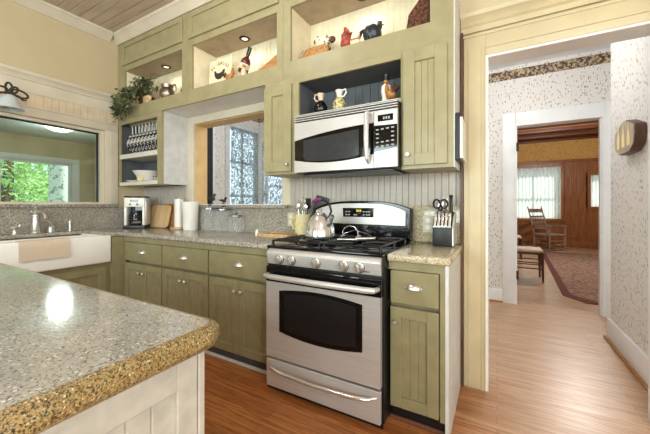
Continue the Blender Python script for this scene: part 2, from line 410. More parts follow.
# ceiling of narrow boards running along x
cb = MB()
n = round((YB-YF)/.09); pw = (YB-YF)/n
for i in range(n):
    y0 = YF+i*pw
    cb.box(XL-.1, XR, y0+.003, y0+pw-.003, CZ, CZ+.02)
cb.box(XL-.1, XR, YF, YB+.13, CZ+.008, CZ+.05)
struct('ceiling', cb, 'ceil')
# left wall: opening over the sink
WY0, WY1, WZ0, WZ1 = .30, 1.75, 1.18, 1.99
wl = MB()
for a in ((YF, WY0, 0, CZ), (WY1, 2.33, 0, CZ), (WY0, WY1, 0, WZ0), (WY0, WY1, WZ1, CZ)):
    wl.box(XL-.13, XL, *a)
struct('wall_left', wl, 'wall')
# back wall, kitchen layer
PX0, PX1, PZ0, PZ1 = -2.856, -1.67, 1.17, 2.045
DX0, DX1, DZ = -.062, .736, 2.11
def backlayer(mb, y0, y1, zt, x0, x1):
    for a in ((x0, PX0, 0, zt), (PX0, PX1, 0, PZ0), (PX0, PX1, PZ1, zt), (PX1, DX0, 0, zt), (DX0, DX1, DZ, zt), (DX1, x1, 0, zt)):
        mb.box(a[0], a[1], y0, y1, a[2], a[3])
    return mb
struct('wall_back', backlayer(MB(), YB, 2.265, CZ, XL, XR), 'wall')
struct('wall_hall_near', backlayer(MB(), 2.265, 2.33, 2.95, XL-.13, 3.2), 'paper')
# right and front walls of the kitchen, with unseen windows added to carry fill light
wr = MB()
for a in ((YF, -1.9, 0, CZ), (-1.9, -.1, 0, .95), (-1.9, -.1, 2.45, CZ), (-.1, YB, 0, CZ)):
    wr.box(XR, XR+.12, *a)
struct('wall_right', wr, 'wall')
wf = MB()
for a in ((XL-.13, -2.6, 0, CZ), (-2.6, -.9, 0, .95), (-2.6, -.9, 2.45, CZ), (-.9, .2, 0, CZ), (.2, 1.8, 0, .95), (.2, 1.8, 2.45, CZ), (1.8, XR+.12, 0, CZ)):
    wf.box(a[0], a[1], YF-.12, YF, a[2], a[3])
struct('wall_front', wf, 'wall')
def win_frame(mb, u0, u1, z0, z1, y, d=.05, w=.05, bars=1, hbars=1):
    mb.box(u0, u0+w, y, y+d, z0, z1).box(u1-w, u1, y, y+d, z0, z1).box(u0+w, u1-w, y, y+d, z0, z0+w).box(u0+w, u1-w, y, y+d, z1-w, z1)
    for i in range(bars):
        c = u0+(u1-u0)*(i+1)/(bars+1); mb.box(c-.015, c+.015, y+.01, y+d-.01, z0+w, z1-w)
    for i in range(hbars):
        c = z0+(z1-z0)*(i+1)/(hbars+1); mb.box(u0+w, u1-w, y+.01, y+d-.01, c-.02, c+.02)
    return mb
w5 = struct('fill_window_5', win_frame(MB(), -2.6, -.9, .95, 2.45, YF-.1), 'trimw')
struct('window_pane', MB().box(-2.56, -.94, YF-.078, YF-.074, .99, 2.41), 'pane', w5)  # pane of the added fill window
w6 = struct('fill_window_6', win_frame(MB(), .2, 1.8, .95, 2.45, YF-.1), 'trimw')
struct('window_pane', MB().box(.24, 1.76, YF-.078, YF-.074, .99, 2.41), 'pane', w6)  # pane of the added fill window
w7 = struct('fill_window_7', win_frame(MB(T(XR+.1, 0, 0) @ RZ(-PI/2)), .1, 1.9, .95, 2.45, -.0), 'trimw')
# crown moulding
def crown_poly(y): return [(y, 2.99), (y-.012, 2.99), (y-.02, 3.005), (y-.05, 3.03), (y-.062, 3.05), (y-.08, 3.06), (y-.085, 3.08), (y, 3.08)]
struct('trim_1', MB().prism(crown_poly(1.885), -3.78, XR, 'x'), 'trim')
struct('trim_2', MB(LEFT(XL)).prism(crown_poly(0), YF, 1.80, 'x'), 'trim')
# picture rail on the left wall and by the doorway
def rail_poly(y): return [(y, 2.28), (y-.018, 2.28), (y-.018, 2.312), (y-.03, 2.322), (y-.022, 2.335), (y-.034, 2.352), (y-.055, 2.368), (y-.062, 2.39), (y, 2.39)]
struct('trim_3', MB(LEFT(XL)).prism(rail_poly(0), YF, 1.884, 'x').box(YF, 1.884, -.018, 0, 2.205, 2.28), 'trim')
struct('trim_4', MB().prism(rail_poly(YB), -.205, XR, 'x'), 'trimd')
# tan boarding between rail and window head, then the window casing
struct('trim_5', MB(LEFT(XL)).beads(-.4, 1.884, 2.08, 2.205, -.010, .06, .004, .005, .01), 'beadt')
cs = MB(LEFT(XL))
cs.box(WY0-.12, WY1+.126, -.022, 0, WZ1, 2.085, .003).box(WY1, WY1+.126, -.022, 0, WZ0, WZ1, .003).box(WY0-.12, WY0, -.022, 0, WZ0, WZ1, .003)
cs.box(WY1+.05, WY1+.058, -.026, -.02, WZ0, WZ1).box(WY0-.12, WY1+.126, -.03, -.02, 2.07, 2.086, .002)
struct('trim_6', cs, 'trim')
w1 = MB(LEFT(XL)); w1.box(WY0, WY0+.03, .02, .12, WZ0, WZ1).box(WY1-.035, WY1, .02, .12, WZ0, WZ1).box(WY0+.03, WY1-.035, .02, .12, WZ1-.03, WZ1).box(WY0+.03, WY1-.035, .02, .12, WZ0, WZ0+.02)
w1o = struct('window_1', w1, 'trim')
struct('window_pane', MB(LEFT(XL)).box(WY0+.03, WY1-.035, .068, .074, WZ0+.02, WZ1-.03), 'pane', w1o)
struct('window_bead', MB(LEFT(XL)).box(WY1-.047, WY1-.035, .055, .085, WZ0+.02, WZ1-.03).box(WY0+.03, WY1-.047, .055, .085, WZ1-.04, WZ1-.03), 'black', w1o)
# granite splash and ledges
struct('trim_7', MB(LEFT(XL)).box(-1.2, 2.18, -.02, 0, .914, 1.145).box(-1.2, 1.875, -.05, .02, 1.145, 1.178, .008), 'graniteg')
struct('trim_8', MB().box(XL+.02, -1.287, YB-.02, YB, .914, 1.14).box(-2.98, -1.60, YB-.055, YB+.0, 1.14, 1.169, .008).box(XL+.02, -2.98, YB-.02, YB, 1.14, 1.165).box(-1.60, -1.287, YB-.02, YB, 1.14, 1.165), 'graniteg')
struct('trim_9', MB().box(-.512, -.192, YB-.02, YB, .914, 1.165, .004), 'granite')
# grey beadboard on the back wall under the uppers
struct('trim_10', MB().beads(XL, -2.99, 1.166, 1.80, YB-.012, .045), 'bead')
struct('trim_11', MB().beads(-1.575, -.192, 1.166, 1.84, YB-.012, .045), 'bead')
# pass-through casing and tan reveal
pc = MB()
pc.box(-2.985, PX0, YB-.02, YB, 1.17, PZ1, .003).box(-2.985, -1.575, YB-.02, YB, PZ1, 2.125, .003).box(PX1, -1.575, YB-.02, YB, 1.17, PZ1, .003).box(-2.985, -1.575, YB-.026, YB-.019, 2.04, 2.052)
struct('trim_12', pc, 'trim')
pr = MB().box(PX0, PX0+.012, YB, 2.35, PZ0, PZ1).box(PX1-.012, PX1, YB, 2.35, PZ0, PZ1).box(PX0+.012, PX1-.012, YB, 2.35, PZ1-.012, PZ1)
struct('trim_13', pr, 'reveal')
struct('trim_14', MB().box(PX0, PX1, YB, 2.36, PZ0-.012, PZ0+.008), 'trimw')
# doorway casing (kitchen side), jamb
dc = MB()
dc.box(-.189, DX0, YB-.035, YB, 0, DZ+.14, .004).box(DX1, DX1+.14, YB-.035, YB, 0, DZ+.14, .004).box(DX0, DX1, YB-.035, YB, DZ, DZ+.14, .004)
for dx in (-.16, -.085, -.068): dc.box(dx, dx+.006, YB-.041, YB-.034, 0, DZ+.05)
dc.box(-.205, DX1+.16, YB-.042, YB-.034, DZ+.13, DZ+.145, .002).box(-.06, DX1+.01, YB-.042, YB-.034, DZ+.045, DZ+.051)
struct('door_1', dc, 'trimd')
struct('gap_shade', MB().box(-.2055, -.1905, 2.15, 2.1995, 0, 2.279), 'chairw')  # dark strip standing in for the shadow in the narrow gap
dj = MB().box(DX0, DX0+.014, YB-.03, 2.33, 0, DZ).box(DX1-.014, DX1, YB-.03, 2.33, 0, DZ).box(DX0+.014, DX1-.014, YB-.03, 2.33, DZ-.014, DZ)
struct('trim_15', dj, 'trimw')
# ---- hall
HZ, HY = 2.82, 4.26
struct('ceiling_hall', MB().box(XL-.13, 3.2, 2.33, HY+.1, HZ, HZ+.05), 'porchc')
hf = MB()
for a in ((XL-.13, -3.63, 0, HZ), (-3.63, -3.2, 0, .7), (-3.63, -3.2, 2.3, HZ), (-3.2, .19, 0, HZ), (.19, .985, 2.115, HZ), (.985, 3.2, 0, HZ)):
    hf.box(a[0], a[1], HY, HY+.1, a[2], a[3])
struct('wall_hall_far', hf, 'paper')
struct('trim_16', MB().box(XL+.006, 3.2, HY-.006, HY, 2.665, 2.775).box(XL, XL+.006, 2.34, HY-.006, 2.665, 2.775), 'border')
struct('baseboard_hall_far', MB().box(-3.7, .06, HY-.02, HY, 0, .155, .004).box(1.03, 3.2, HY-.02, HY, 0, .155, .004), 'trimw')
struct('trim_17', MB().box(-3.7, .06, HY-.034, HY-.02, 0, .022, .004), 'mwood')
d2 = MB()
d2.box(.055, .19, HY-.025, HY, 0, 2.255, .004).box(.985, 1.115, HY-.025, HY, 0, 2.255, .004).box(.19, .985, HY-.025, HY, 2.115, 2.255, .004)
d2.box(.185, .205, HY-.03, HY+.12, 0, 2.115).box(.97, .99, HY-.03, HY+.12, 0, 2.115).box(.205, .97, HY-.03, HY+.12, 2.098, 2.118)
d2.box(.95, .97, HY-.015, HY+.04, 0, 2.098)
d2o = struct('door_2', d2, 'trimw')
for z in (.30, 1.80): struct('hinge', MB().box(.196, .222, HY-.036, HY-.028, z, z+.10).cyl((.215, HY-.035, z-.005), (.215, HY-.035, z+.105), .007), 'hinge', d2o)
struct('wall_hall_right', MB().box(.86, .99, 2.36, 3.53, 0, HZ), 'paper')
struct('baseboard_hall_right', MB().box(.838, .86, 2.36, 3.552, 0, .185, .004).box(.86, .99, 3.53, 3.552, 0, .185, .004), 'trimw')
struct('trim_18', MB().box(.82, .838, 2.36, 3.57, 0, .022, .005), 'mwood')
# hall left end wall with the lace window and a narrow black panel
LY0, LY1, LZ0, LZ1 = 3.55, 4.25, .75, 2.47
hl = MB()
for a in ((2.33, LY0, 0, HZ), (LY0, LY1, 0, LZ0), (LY0, LY1, LZ1, HZ), (LY1, HY, 0, HZ)):
    hl.box(XL-.13, XL, *a)
struct('wall_hall_left', hl, 'paper')
w2 = struct('window_2', win_frame(MB(LEFT(XL)), LY0, LY1, LZ0, LZ1, .04, .05, .04, 1, 2), 'grey')
struct('window_pane', MB(LEFT(XL)).box(LY0+.04, LY1-.04, .062, .066, LZ0+.04, LZ1-.04), 'pane', w2)
struct('window_casing', MB(LEFT(XL)).box(LY0-.09, LY0, -.02, 0, LZ0-.05, LZ1+.09).box(LY0, LY1, -.02, 0, LZ1, LZ1+.09).box(LY0, LY1, -.03, 0, LZ0-.05, LZ0), 'grey', w2)
struct('black_panel', MB(LEFT(XL)).box(3.09, 3.2, -.03, -.001, .02, 2.54), 'black')
struct('trim_19', MB(LEFT(XL)).box(3.055, 3.09, -.035, -.001, 0, 2.58).box(3.2, 3.235, -.035, -.001, 0, 2.58).box(3.09, 3.2, -.035, -.001, 2.54, 2.58), 'trimw')
w3 = struct('window_3', win_frame(MB(), -3.63, -3.2, .7, 2.3, HY+.04, .05, .035, 0, 1), 'trimw')
struct('window_pane', MB().box(-3.6, -3.23, HY+.062, HY+.066, .73, 2.27), 'pane', w3)
struct('window_casing', MB().box(-3.70, -3.63, HY-.02, HY, .65, 2.37).box(-3.2, -3.13, HY-.02, HY, .65, 2.37).box(-3.63, -3.2, HY-.02, HY, 2.3, 2.37), 'trimw', w3)
# ---- parlour beyond
FY = 10.7
fw = MB()
for a in ((-2.2, .45, 0, 3.06), (.45, 1.56, 0, .77), (.45, 1.56, 2.22, 3.06), (1.56, 2.2, 0, 3.06), (2.2, 2.75, 0, 1.12), (2.2, 2.75, 1.98, 3.06), (2.75, 3.6, 0, 3.06)):
    fw.box(a[0], a[1], FY, FY+.1, a[2], a[3])
struct('wall_parlour_far', fw, 'dwood')
struct('wall_parlour_left', MB().box(-2.3, -2.2, 4.36, FY, 0, 3.06), 'dwood')
struct('wall_parlour_right', MB().box(3.6, 3.7, 4.36, FY, 0, 3.06), 'dwood')
pn = MB().box(-2.2, .185, HY+.1, HY+.13, 0, 3.06).box(.99, 3.6, HY+.1, HY+.13, 0, 3.06).box(.185, .99, HY+.1, HY+.13, 2.12, 3.06)
struct('wall_parlour_near', pn, 'papery')
struct('trim_20', MB().box(-2.2, 3.6, FY-.008, FY, 2.42, 3.05), 'papery')
wp = MB().box(-2.2, 3.6, FY-.04, FY-.008, 2.36, 2.43, .006).box(-2.2, 3.6, FY-.025, FY, 0, .16, .004)
for x in (.36, 1.56): wp.box(x, x+.09, FY-.025, FY, .66, 2.36, .004)
wp.box(.36, 1.65, FY-.04, FY, .70, .78, .004).box(.45, 1.56, FY-.025, FY, 2.22, 2.36)
for x in (1.76, 1.93, 2.10): wp.box(x, x+.035, FY-.02, FY, .3, 2.3, .004)
wp.box(1.76, 2.135, FY-.02, FY, .25, .32, .004).box(2.10, 2.2, FY-.02, FY, 1.05, 2.05).box(2.2, 2.75, FY-.02, FY, 1.98, 2.05).box(2.2, 2.75, FY-.03, FY, 1.05, 1.12)
struct('trim_21', wp, 'dwood')
struct('ceiling_parlour', MB().box(-2.2, 3.6, 4.4, FY, 3.06, 3.1), 'dwood2')
bmz = MB()
for i in range(9): bmz.box(-2.2, 3.6, 4.85+i*.72, 4.97+i*.72, 2.96, 3.06, .004)
struct('trim_22', bmz, 'dwood2')
bl = MB()
for i in range(9): bl.box(-2.2, 3.6, 4.83+i*.72, 4.85+i*.72, 3.03, 3.06).box(-2.2, 3.6, 4.97+i*.72, 4.99+i*.72, 3.03, 3.06)
struct('trim_23', bl, 'mwood')
w4 = struct('window_4', win_frame(MB(), .45, 1.56, .77, 2.22, FY+.03, .05, .05, 1, 1), 'trimw')
struct('window_pane', MB().box(.49, 1.52, FY+.053, FY+.057, .81, 2.18), 'pane', w4)
w8 = struct('window_8', win_frame(MB(), 2.2, 2.75, 1.12, 1.98, FY+.03, .05, .04, 0, 0), 'trimw')
struct('window_pane', MB().box(2.24, 2.71, FY+.053, FY+.057, 1.16, 1.94), 'pane', w8)
# ---- sun porch behind the sink opening
PXW = -7.5; PZ = 2.45
struct('floor_porch', MB().box(PXW-.1, XL-.13, -1.6, 3.35, -.06, 0), 'mwood')
struct('ceiling_porch', MB().box(PXW-.1, XL-.131, -1.6, 3.35, PZ, PZ+.05), 'porchc')
struct('wall_porch_end', MB().box(PXW, XL-.131, 3.25, 3.35, 0, PZ), 'porchw')
struct('wall_porch_front', MB().box(PXW, XL-.131, -1.6, -1.5, 0, PZ), 'porchw')
po = MB()
for a in ((-1.6, -.2, 0, PZ), (-.2, 2.88, 0, 1.0), (-.2, 2.88, 2.0, PZ), (2.88, 3.35, 0, PZ)): po.box(PXW-.1, PXW, *a)
struct('wall_porch_outer', po, 'porchw')
w9 = MB(LEFT(PXW)); w9.box(-.3, 3.0, -.025, 0, 2.0, 2.09, .004).box(2.88, 3.0, -.025, 0, .9, 2.0, .004).box(-.3, -.2, -.025, 0, .9, 2.0, .004)
win_frame(w9, -.2, 2.88, 1.0, 2.0, .02, .05, .045, 0, 0); w9.box(1.82, 1.87, .02, .07, 1.045, 1.955); w9.box(.8, .85, .02, .07, 1.045, 1.955)
w9o = struct('window_9', w9, 'trimw')
struct('window_pane', MB(LEFT(PXW)).box(-.16, 2.84, .043, .047, 1.04, 1.96), 'pane', w9o)
struct('ground', MB().box(-60, PXW-.1, -40, 60, -.62, -.6), 'ground')

# ------------------------------------------------------------------ cabinets
def panel_door(x0, x1, z0, z1, yf, th=.02, fr=.058, pitch=.045, X=None, flat=False):
    mb = MB(X)
    mb.box(x0, x0+fr, yf, yf+th, z0, z1, .002, 1).box(x1-fr, x1, yf, yf+th, z0, z1, .002, 1)
    mb.box(x0+fr, x1-fr, yf, yf+th, z0, z0+fr, .002, 1).box(x0+fr, x1-fr, yf, yf+th, z1-fr, z1, .002, 1)
    if flat: mb.box(x0+fr, x1-fr, yf+.012, yf+th, z0+fr, z1-fr)
    else: mb.beads(x0+fr, x1-fr, z0+fr, z1-fr, yf+.0125, pitch, .0035, .005, .007)
    return mb
def cup_pull(x, y, z, X=None, a=.042, b=.028, c=.030):
    mb = MB(X); nu, nv = 14, 6
    for k, sc in ((0, 1.0), (1, .88)):
        vs = []; fs = []
        for i in range(nu+1):
            u = PI*i/nu
            for j in range(nv+1):
                v = PI/2*j/nv
                vs.append((x+a*sc*math.cos(u), y-b*sc*math.sin(u)*math.cos(v), z+c*sc*math.sin(u)*math.sin(v)-.006))
        for i in range(nu):
            for j in range(nv): fs.append((i*(nv+1)+j, (i+1)*(nv+1)+j, (i+1)*(nv+1)+j+1, i*(nv+1)+j+1))
        mb.raw(vs, fs)
    mb.box(x-a-.008, x-a+.006, y-.004, y, z-.012, z+.004, .001, 1).box(x+a-.006, x+a+.008, y-.004, y, z-.012, z+.004, .001, 1)
    return mb
def knob(x, y, z, X=None, r=.014):
    R = T(x, y, z) @ RX(PI/2)
    mb = MB(X); prof = [(.005, 0), (.005, .012), (r*.9, .016), (r, .022), (r*.75, .028), (.0, .030)]
    m2 = MB().lathe(prof, (0, 0, 0), 14); mb.raw([R @ Vector(v) for v in m2.v], m2.f); return mb
YF0 = 1.597
def base_unit(x0, x1, label, ndoor=2, x_side=None, dx=(0, 0), group='olive base cabinets along the back wall'):
    r = thing('base_cabinet', label, 'cabinet', ((x0+x1)/2, 1.9, 0), 0, group)
    bb = MB().box(x0, x1, YF0+.05, 2.175, .09, .873).box(x0, x1, YF0+.004, YF0+.05, .828, .873)
    if dx[1] > .01: bb.box(x1-dx[1]-.002, x1, YF0+.004, YF0+.05, .09, .828)
    bb.build('body', 'olive', r)
    MB().box(x0, x1, 1.655, 1.67, 0, .0895).build('toe_kick', 'toe' if ndoor == 2 else 'black', r)
    MB().prism([(1.655, 0), (1.64, 0), (1.64, .008), (1.648, .018), (1.655, .018)], x0, x1, 'x').build('shoe_molding', 'grey' if ndoor == 2 else 'dwood2', r)
    a, b = x0+.008+dx[0], x1-.008-dx[1]
    d = MB().box(a, b, YF0, YF0+.018, .650, .824, .003, 1).build('drawer', 'olive', r)
    cup_pull((a+b)/2, YF0, .742).build('cup_pull', 'nickel', d)
    w = (b-a)/ndoor
    for i in range(ndoor):
        p, q = a+i*w+(.0015 if i else 0), a+(i+1)*w-(.0015 if i < ndoor-1 else 0)
        dd = panel_door(p, q, .10, .630, YF0, .02).build('door', 'olive', r)
        kx = (q-.03 if i == 0 else p+.03) if ndoor == 2 else p+.03
        knob(kx, YF0, .553).build('knob', 'nickel', dd)
    return r
base_unit(-3.092, -2.508, 'olive base cabinet under the coffee maker, drawer over two beadboard doors')
base_unit(-2.507, -1.925, 'olive base cabinet under the glass jars, drawer over two beadboard doors')
base_unit(-1.924, -1.292, 'widest olive base cabinet, touching the left flank of the stove')
rb = base_unit(-.508, -.222, 'narrow olive base cabinet under the knife block, single beadboard door', 1, dx=(.002, .022), group='olive base cabinet right of the stove')
MB().box(-.222, -.206, 1.600, 2.175, .0, .873).build('side_panel', 'grey', rb)
# sink base on the left wall
LX = LEFT(XL)
sb = thing('sink_cabinet', 'olive cabinet under the white farmhouse sink', 'cabinet', (-3.45, 1.0, 0))
MB().box(-3.755, -3.145, .5, 1.613, .09, .640).box(-3.16, -3.096, 1.497, 1.613, .0, .873).box(-3.755, -3.16, 1.52, 2.17, .0, .873).build('body', 'olive', sb)
MB().box(-3.22, -3.205, .5, 1.49, 0, .0895).build('toe_kick', 'toe', sb)
for a, b in ((.53, .995), (.998, 1.463)):
    d = panel_door(a, b, .10, .605, -.655, .018, .06, .05, LX).build('door', 'olive', sb)
    knob(b-.03 if a < .9 else a+.03, -.655, .55, LX).build('knob', 'nickel', d)
# worktops
ct = MB().prism([(-1.290, 2.179), (-1.290, 1.572), (-3.13, 1.572), (-3.13, 1.497), (-3.625, 1.497), (-3.625, .543), (-3.13, .543), (-3.13, -1.2), (-3.759, -1.2), (-3.759, 2.179)], .8735, .914, 'z', .012, 3)
tag(ct.build('countertop', 'graniteg', None), 'long granite countertop, greyed for its light, wrapping from the sink to the stove', 'countertop')
rc = MB().prism([(-.510, 2.179), (-.510, 1.566), (-.192, 1.566), (-.192, 2.179)], .8735, .914, 'z', .014, 4)
tag(rc.build('countertop', 'granite', None), 'short gold granite countertop under the knife block', 'countertop')
# island
IX0, IX1, IY0, IY1 = -2.15, -.519, -1.1, .490
def rounded(x0, x1, y0, y1, r, n=5):
    out = []
    for cx, cy, a0 in ((x1-r, y1-r, 0), (x0+r, y1-r, PI/2), (x0+r, y0+r, PI), (x1-r, y0+r, 1.5*PI)):
        for i in range(n+1):
            a = a0+PI/2*i/n; out.append((cx+r*math.cos(a), cy+r*math.sin(a)))
    return out
it = thing('island_countertop', 'thick speckled granite top of the island in front', 'countertop', (-1.3, -.3, .862))
MB().prism(rounded(IX0+.022, IX1-.022, IY0+.022, IY1-.022, .03), .8622, .914, 'z').build('slab', 'granitei', it)  # grey colour stands in for reflections on the polished top
er = random.Random(5); prof = [(0, .9139), (.008, .913), (.015, .909), (.020, .902), (.0215, .893), (.021, .884), (.0175, .874), (.010, .866), (.0, .8621)]
def dense(x0, x1, y0, y1, rad):
    base_ = rounded(x0, x1, y0, y1, rad, 6); out = []
    for p, q in zip(base_, base_[1:]+base_[:1]):
        L = math.dist(p, q); k = max(1, int(L/.03))
        out += [(p[0]+(q[0]-p[0])*i/k, p[1]+(q[1]-p[1])*i/k) for i in range(k)]
    return out
ol = dense(IX0+.022, IX1-.022, IY0+.022, IY1-.022, .03); vs = []; fs = []; n_ = len(ol); k_ = len(prof)
for i, (x, y) in enumerate(ol):
    (xa, ya), (xb, yb) = ol[i-1], ol[(i+1) % n_]; dx_, dy_ = xb-xa, yb-ya; L = math.hypot(dx_, dy_)
    nx, ny = dy_/L, -dx_/L
    for j, (o_, z_) in enumerate(prof):
        w_ = er.uniform(-.0016, .0016) if 2 < j < k_-1 else 0
        vs.append((x+nx*(o_+w_), y+ny*(o_+w_), z_+w_*.5))
for i in range(n_):
    m_ = (i+1) % n_
    for j in range(k_-1): fs.append((i*k_+j, m_*k_+j, m_*k_+j+1, i*k_+j+1))
    fs.append((i*k_+k_-1, m_*k_+k_-1, m_*k_, i*k_))
MB().raw(vs, fs).build('edge', 'granitee', it, smooth=60)
isl = thing('kitchen_island', 'whitewashed island base with beadboard end panel', 'island', (-1.3, -.3, 0))
bx0, bx1, by0, by1 = -2.10, -.562, -1.05, .457
MB().box(bx0, bx1-.02, by0, by1-.002, 0, .8615).build('body', 'islandp', isl)
ep = MB(T(bx1, 0, 0) @ RZ(PI/2))       # local x = world y, front looks to +x
ep.box(by1-.016, by1, -.002, .02, 0, .8615, .002, 1).box(.392, by1-.018, 0, .02, 0, .8615, .002, 1).box(by0, .392, 0, .02, .792, .8615, .002, 1).box(by0, .392, 0, .02, 0, .12, .002, 1).box(-.36, -.30, 0, .02, .12, .792, .002, 1).box(by0, by0+.06, 0, .02, .12, .792, .002, 1)
ep.beads(-.30, .392, .12, .792, .012, .045, .004, .006, .008).beads(by0+.06, -.36, .12, .792, .012, .045, .004, .006, .008)
ep.build('end_panel', 'islandp', isl)
# ---- upper run
UY = 1.885
def upper(x0, x1, o0, o1, label, sidepanel=False):
    r = thing('display_cabinet', label, 'cabinet', ((x0+x1)/2, 2.05, 2.126), 0, 'lit display nooks along the ceiling')
    b = MB()
    b.box(x0, o0, UY, UY+.02, 2.126, 2.988).box(o1, x1, UY, UY+.02, 2.126, 2.988)
    b.box(o0, o1, UY, UY+.02, 2.126, 2.255).box(o0, o1, UY, UY+.02, 2.668, 2.988)
    b.box(x0, x1, UY+.02, 2.185, 2.134, 2.14)
    MB().box(x0, x1, UY+.0201, 2.185, 2.1262, 2.1338).build('soffit', 'trimw', r)
    b.box(x0, x1, UY+.02, 2.199, 2.97, 2.988).box(x0, x0+.016, UY+.02, 2.199, 2.14, 2.97).box(x1-.016, x1, UY+.02, 2.199, 2.14, 2.97)
    b.build('body', 'olive_lit', r)
    for q in (o0-.012, o1): MB().box(q, q+.012, UY+.0201, 2.17, 2.2551, 2.668).build('lining', 'nook', r)
    MB().box(o0-.012, o1+.012, UY+.0201, 2.17, 2.235, 2.255).build('shelf', 'olive_lit', r)
    MB().beads(o0-.012, o1+.012, 2.235, 2.69, 2.171, .045, .004, .005, .012).build('back_panel', 'nook', r)
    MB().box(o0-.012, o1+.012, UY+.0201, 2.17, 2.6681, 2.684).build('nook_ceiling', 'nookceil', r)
    d = panel_door(o0-.035, o1+.02, 2.728, 2.972, UY-.018, .018, .05, flat=True)
    d.build('door', 'olive_lit', r)
    if sidepanel: MB().box(x1, x1+.006, UY, 2.199, 2.126, 2.988).build('side_panel', 'grey', r)
    lt = thing('recessed_light', {0: 'recessed spotlight over the trailing ivy', 1: 'recessed spotlight over the hen sign', 2: 'recessed spotlight over the rooster figurines'}[len([o for o in bpy.data.objects if o.name.startswith('recessed_light')])], 'light', ((o0+o1)/2+.01, 2.045, 2.668), 0, 'recessed lights in the nook ceilings')
    MB().lathe([(.028, -.0005), (.030, -.007), (.044, -.007), (.050, -.0005)], (0, 0, 0), 24).build('trim_ring', 'hinge', lt, True)
    MB().lathe([(.0, -.004), (.027, -.003), (.027, -.0006)], (0, 0, 0), 20).build('bulb', 'bulb', lt, True)
    li = bpy.data.lights.new('spot', 'SPOT'); li.energy = NOOKW; li.spot_size = 2.7; li.spot_blend = .6; li.color = (1, .92, .80); li.shadow_soft_size = .03
    lo = bpy.data.objects.new('nook_lamp', li); COL.objects.link(lo); lo.location = ((o0+o1)/2+.01, 2.045, 2.655)
    return r
upper(-3.779, -2.566, -3.635, -2.637, 'olive display cabinet in the corner holding trailing ivy and pewter')
upper(-2.564, -1.431, -2.490, -1.490, 'olive display cabinet over the pass-through, holding the hen sign')
upper(-1.429, -.216, -1.360, -.346, 'olive display cabinet over the microwave, holding rooster figurines', True)
# plate rack
pk = thing('plate_rack', 'open plate rack cabinet of patterned plates in the corner', 'cabinet', (-3.37, 2.05, 1.385))
X0, X1 = -3.776, -2.952
b = MB()
b.box(X0, X0+.042, UY, UY+.02, 1.385, 2.125).box(X1-.080, X1, UY, UY+.02, 1.385, 2.125).box(X0+.042, X1-.080, UY, UY+.02, 2.075, 2.125)
b.box(X0, X1-.013, UY+.02, 2.186, 2.105, 2.125)
b.build('body', 'olive_lit', pk)
MB().box(X0, X0+.012, UY+.0201, 2.186, 1.425, 2.105).build('lining', 'charcoal', pk)
MB().box(X1-.012, X1, UY+.0201, 2.186, 1.385, 2.125).build('side_panel', 'grey', pk)
MB().box(X0+.012, X1-.013, 2.17, 2.186, 1.385, 2.105).build('back_panel', 'charcoal', pk)
for z in (1.385, 1.686):
    MB().box(X0+.0425, X1-.0805, UY-.004, UY+.0199, z, z+(.04 if z < 1.5 else .05), .003, 1).box(X0+.0125, X1-.0125, UY+.02, 2.169, z+.01, z+(.04 if z < 1.5 else .05)).build('shelf', 'shelfw', pk)
NP = 11; pitch = .0655; px0 = X0+.085
for k in range(NP):
    MB().cyl((px0+k*pitch, 2.0, 1.7365), (px0+k*pitch, 2.0, 2.085), .0065).build('dowel', 'shelfw', pk)
    MB().cyl((px0+k*pitch, 2.10, 1.7365), (px0+k*pitch, 2.10, 2.085), .0065).build('dowel', 'shelfw', pk)
MB().box(X0+.0425, X1-.0355, 1.988, 2.012, 2.0852, 2.1049).box(X0+.0425, X1-.0355, 2.088, 2.112, 2.0852, 2.1049).build('rail', 'shelfw', pk)
# plates standing on edge between the dowels
pl0 = None
for k in range(9):
    lab = 'patterned plate standing on edge in the rack, %s from the corner' % ('first second third fourth fifth sixth seventh eighth ninth'.split()[k])
    loc = (px0+pitch/2+k*pitch, 2.034, 1.7365+.1275)
    if pl0 is None:
        pl0 = MB(RZ(.0) @ RY(PI/2-.1)).lathe([(.0, .0), (.07, .0), (.075, .004), (.125, .014), (.127, .017), (.075, .008), (.0, .004)], (0, 0, 0), 28).build('plate', 'plate', None)
        tag(pl0, lab, 'plate', 'patterned plates in the plate rack'); pl0.location = loc
    else: dup(pl0, loc, label=lab)
# lower shelf: bowl, stacked plates, small cup, second bowl
SZ = 1.4252
def crockery(name, prof, mat, loc, label, cat, seg=24):
    o = MB().lathe(prof, (0, 0, 0), seg).build(name, mat, None); o.location = loc; return tag(o, label, cat)
crockery('bowl', [(0, 0), (.05, 0), (.055, .01), (.10, .04), (.145, .105), (.150, .11), (.142, .108), (.095, .046), (0, .016)], 'china', (-3.42, 2.015, SZ+.032), 'large white bowl on the lower shelf of the plate rack', 'bowl')
crockery('plate', [(0, 0), (.06, 0), (.12, .014), (.123, .019), (.06, .007), (0, .006)], 'china', (-3.42, 2.015, SZ+.0005), 'white serving plate under the large bowl', 'plate')
bpy.data.objects['bowl'].location.z = SZ+.010
crockery('saucer', [(0, 0), (.04, 0), (.085, .016), (.087, .02), (.04, .006), (0, .005)], 'china', (-3.62, 1.985, SZ+.0005), 'small pale dish on the plate rack shelf nearest the corner', 'dish')
cupb = thing('cup', 'small cream patterned cup in front of the large white bowl', 'cup', (-3.365, 1.93, SZ+.0005))
cupb.location = (-3.40, 1.925, SZ+.0005); ORG[cupb.name] = Vector(cupb.location)
MB().lathe([(0, 0), (.02, 0), (.03, .02), (.04, .06), (.037, .06), (.026, .02), (0, .006)], (0, 0, 0), 18).build('body', 'cream', cupb, True)
MB().tube([(.034, -.004, .05), (.055, -.008, .048), (.056, -.008, .028), (.031, -.004, .02)], .004, 6).build('handle', 'cream', cupb, True)
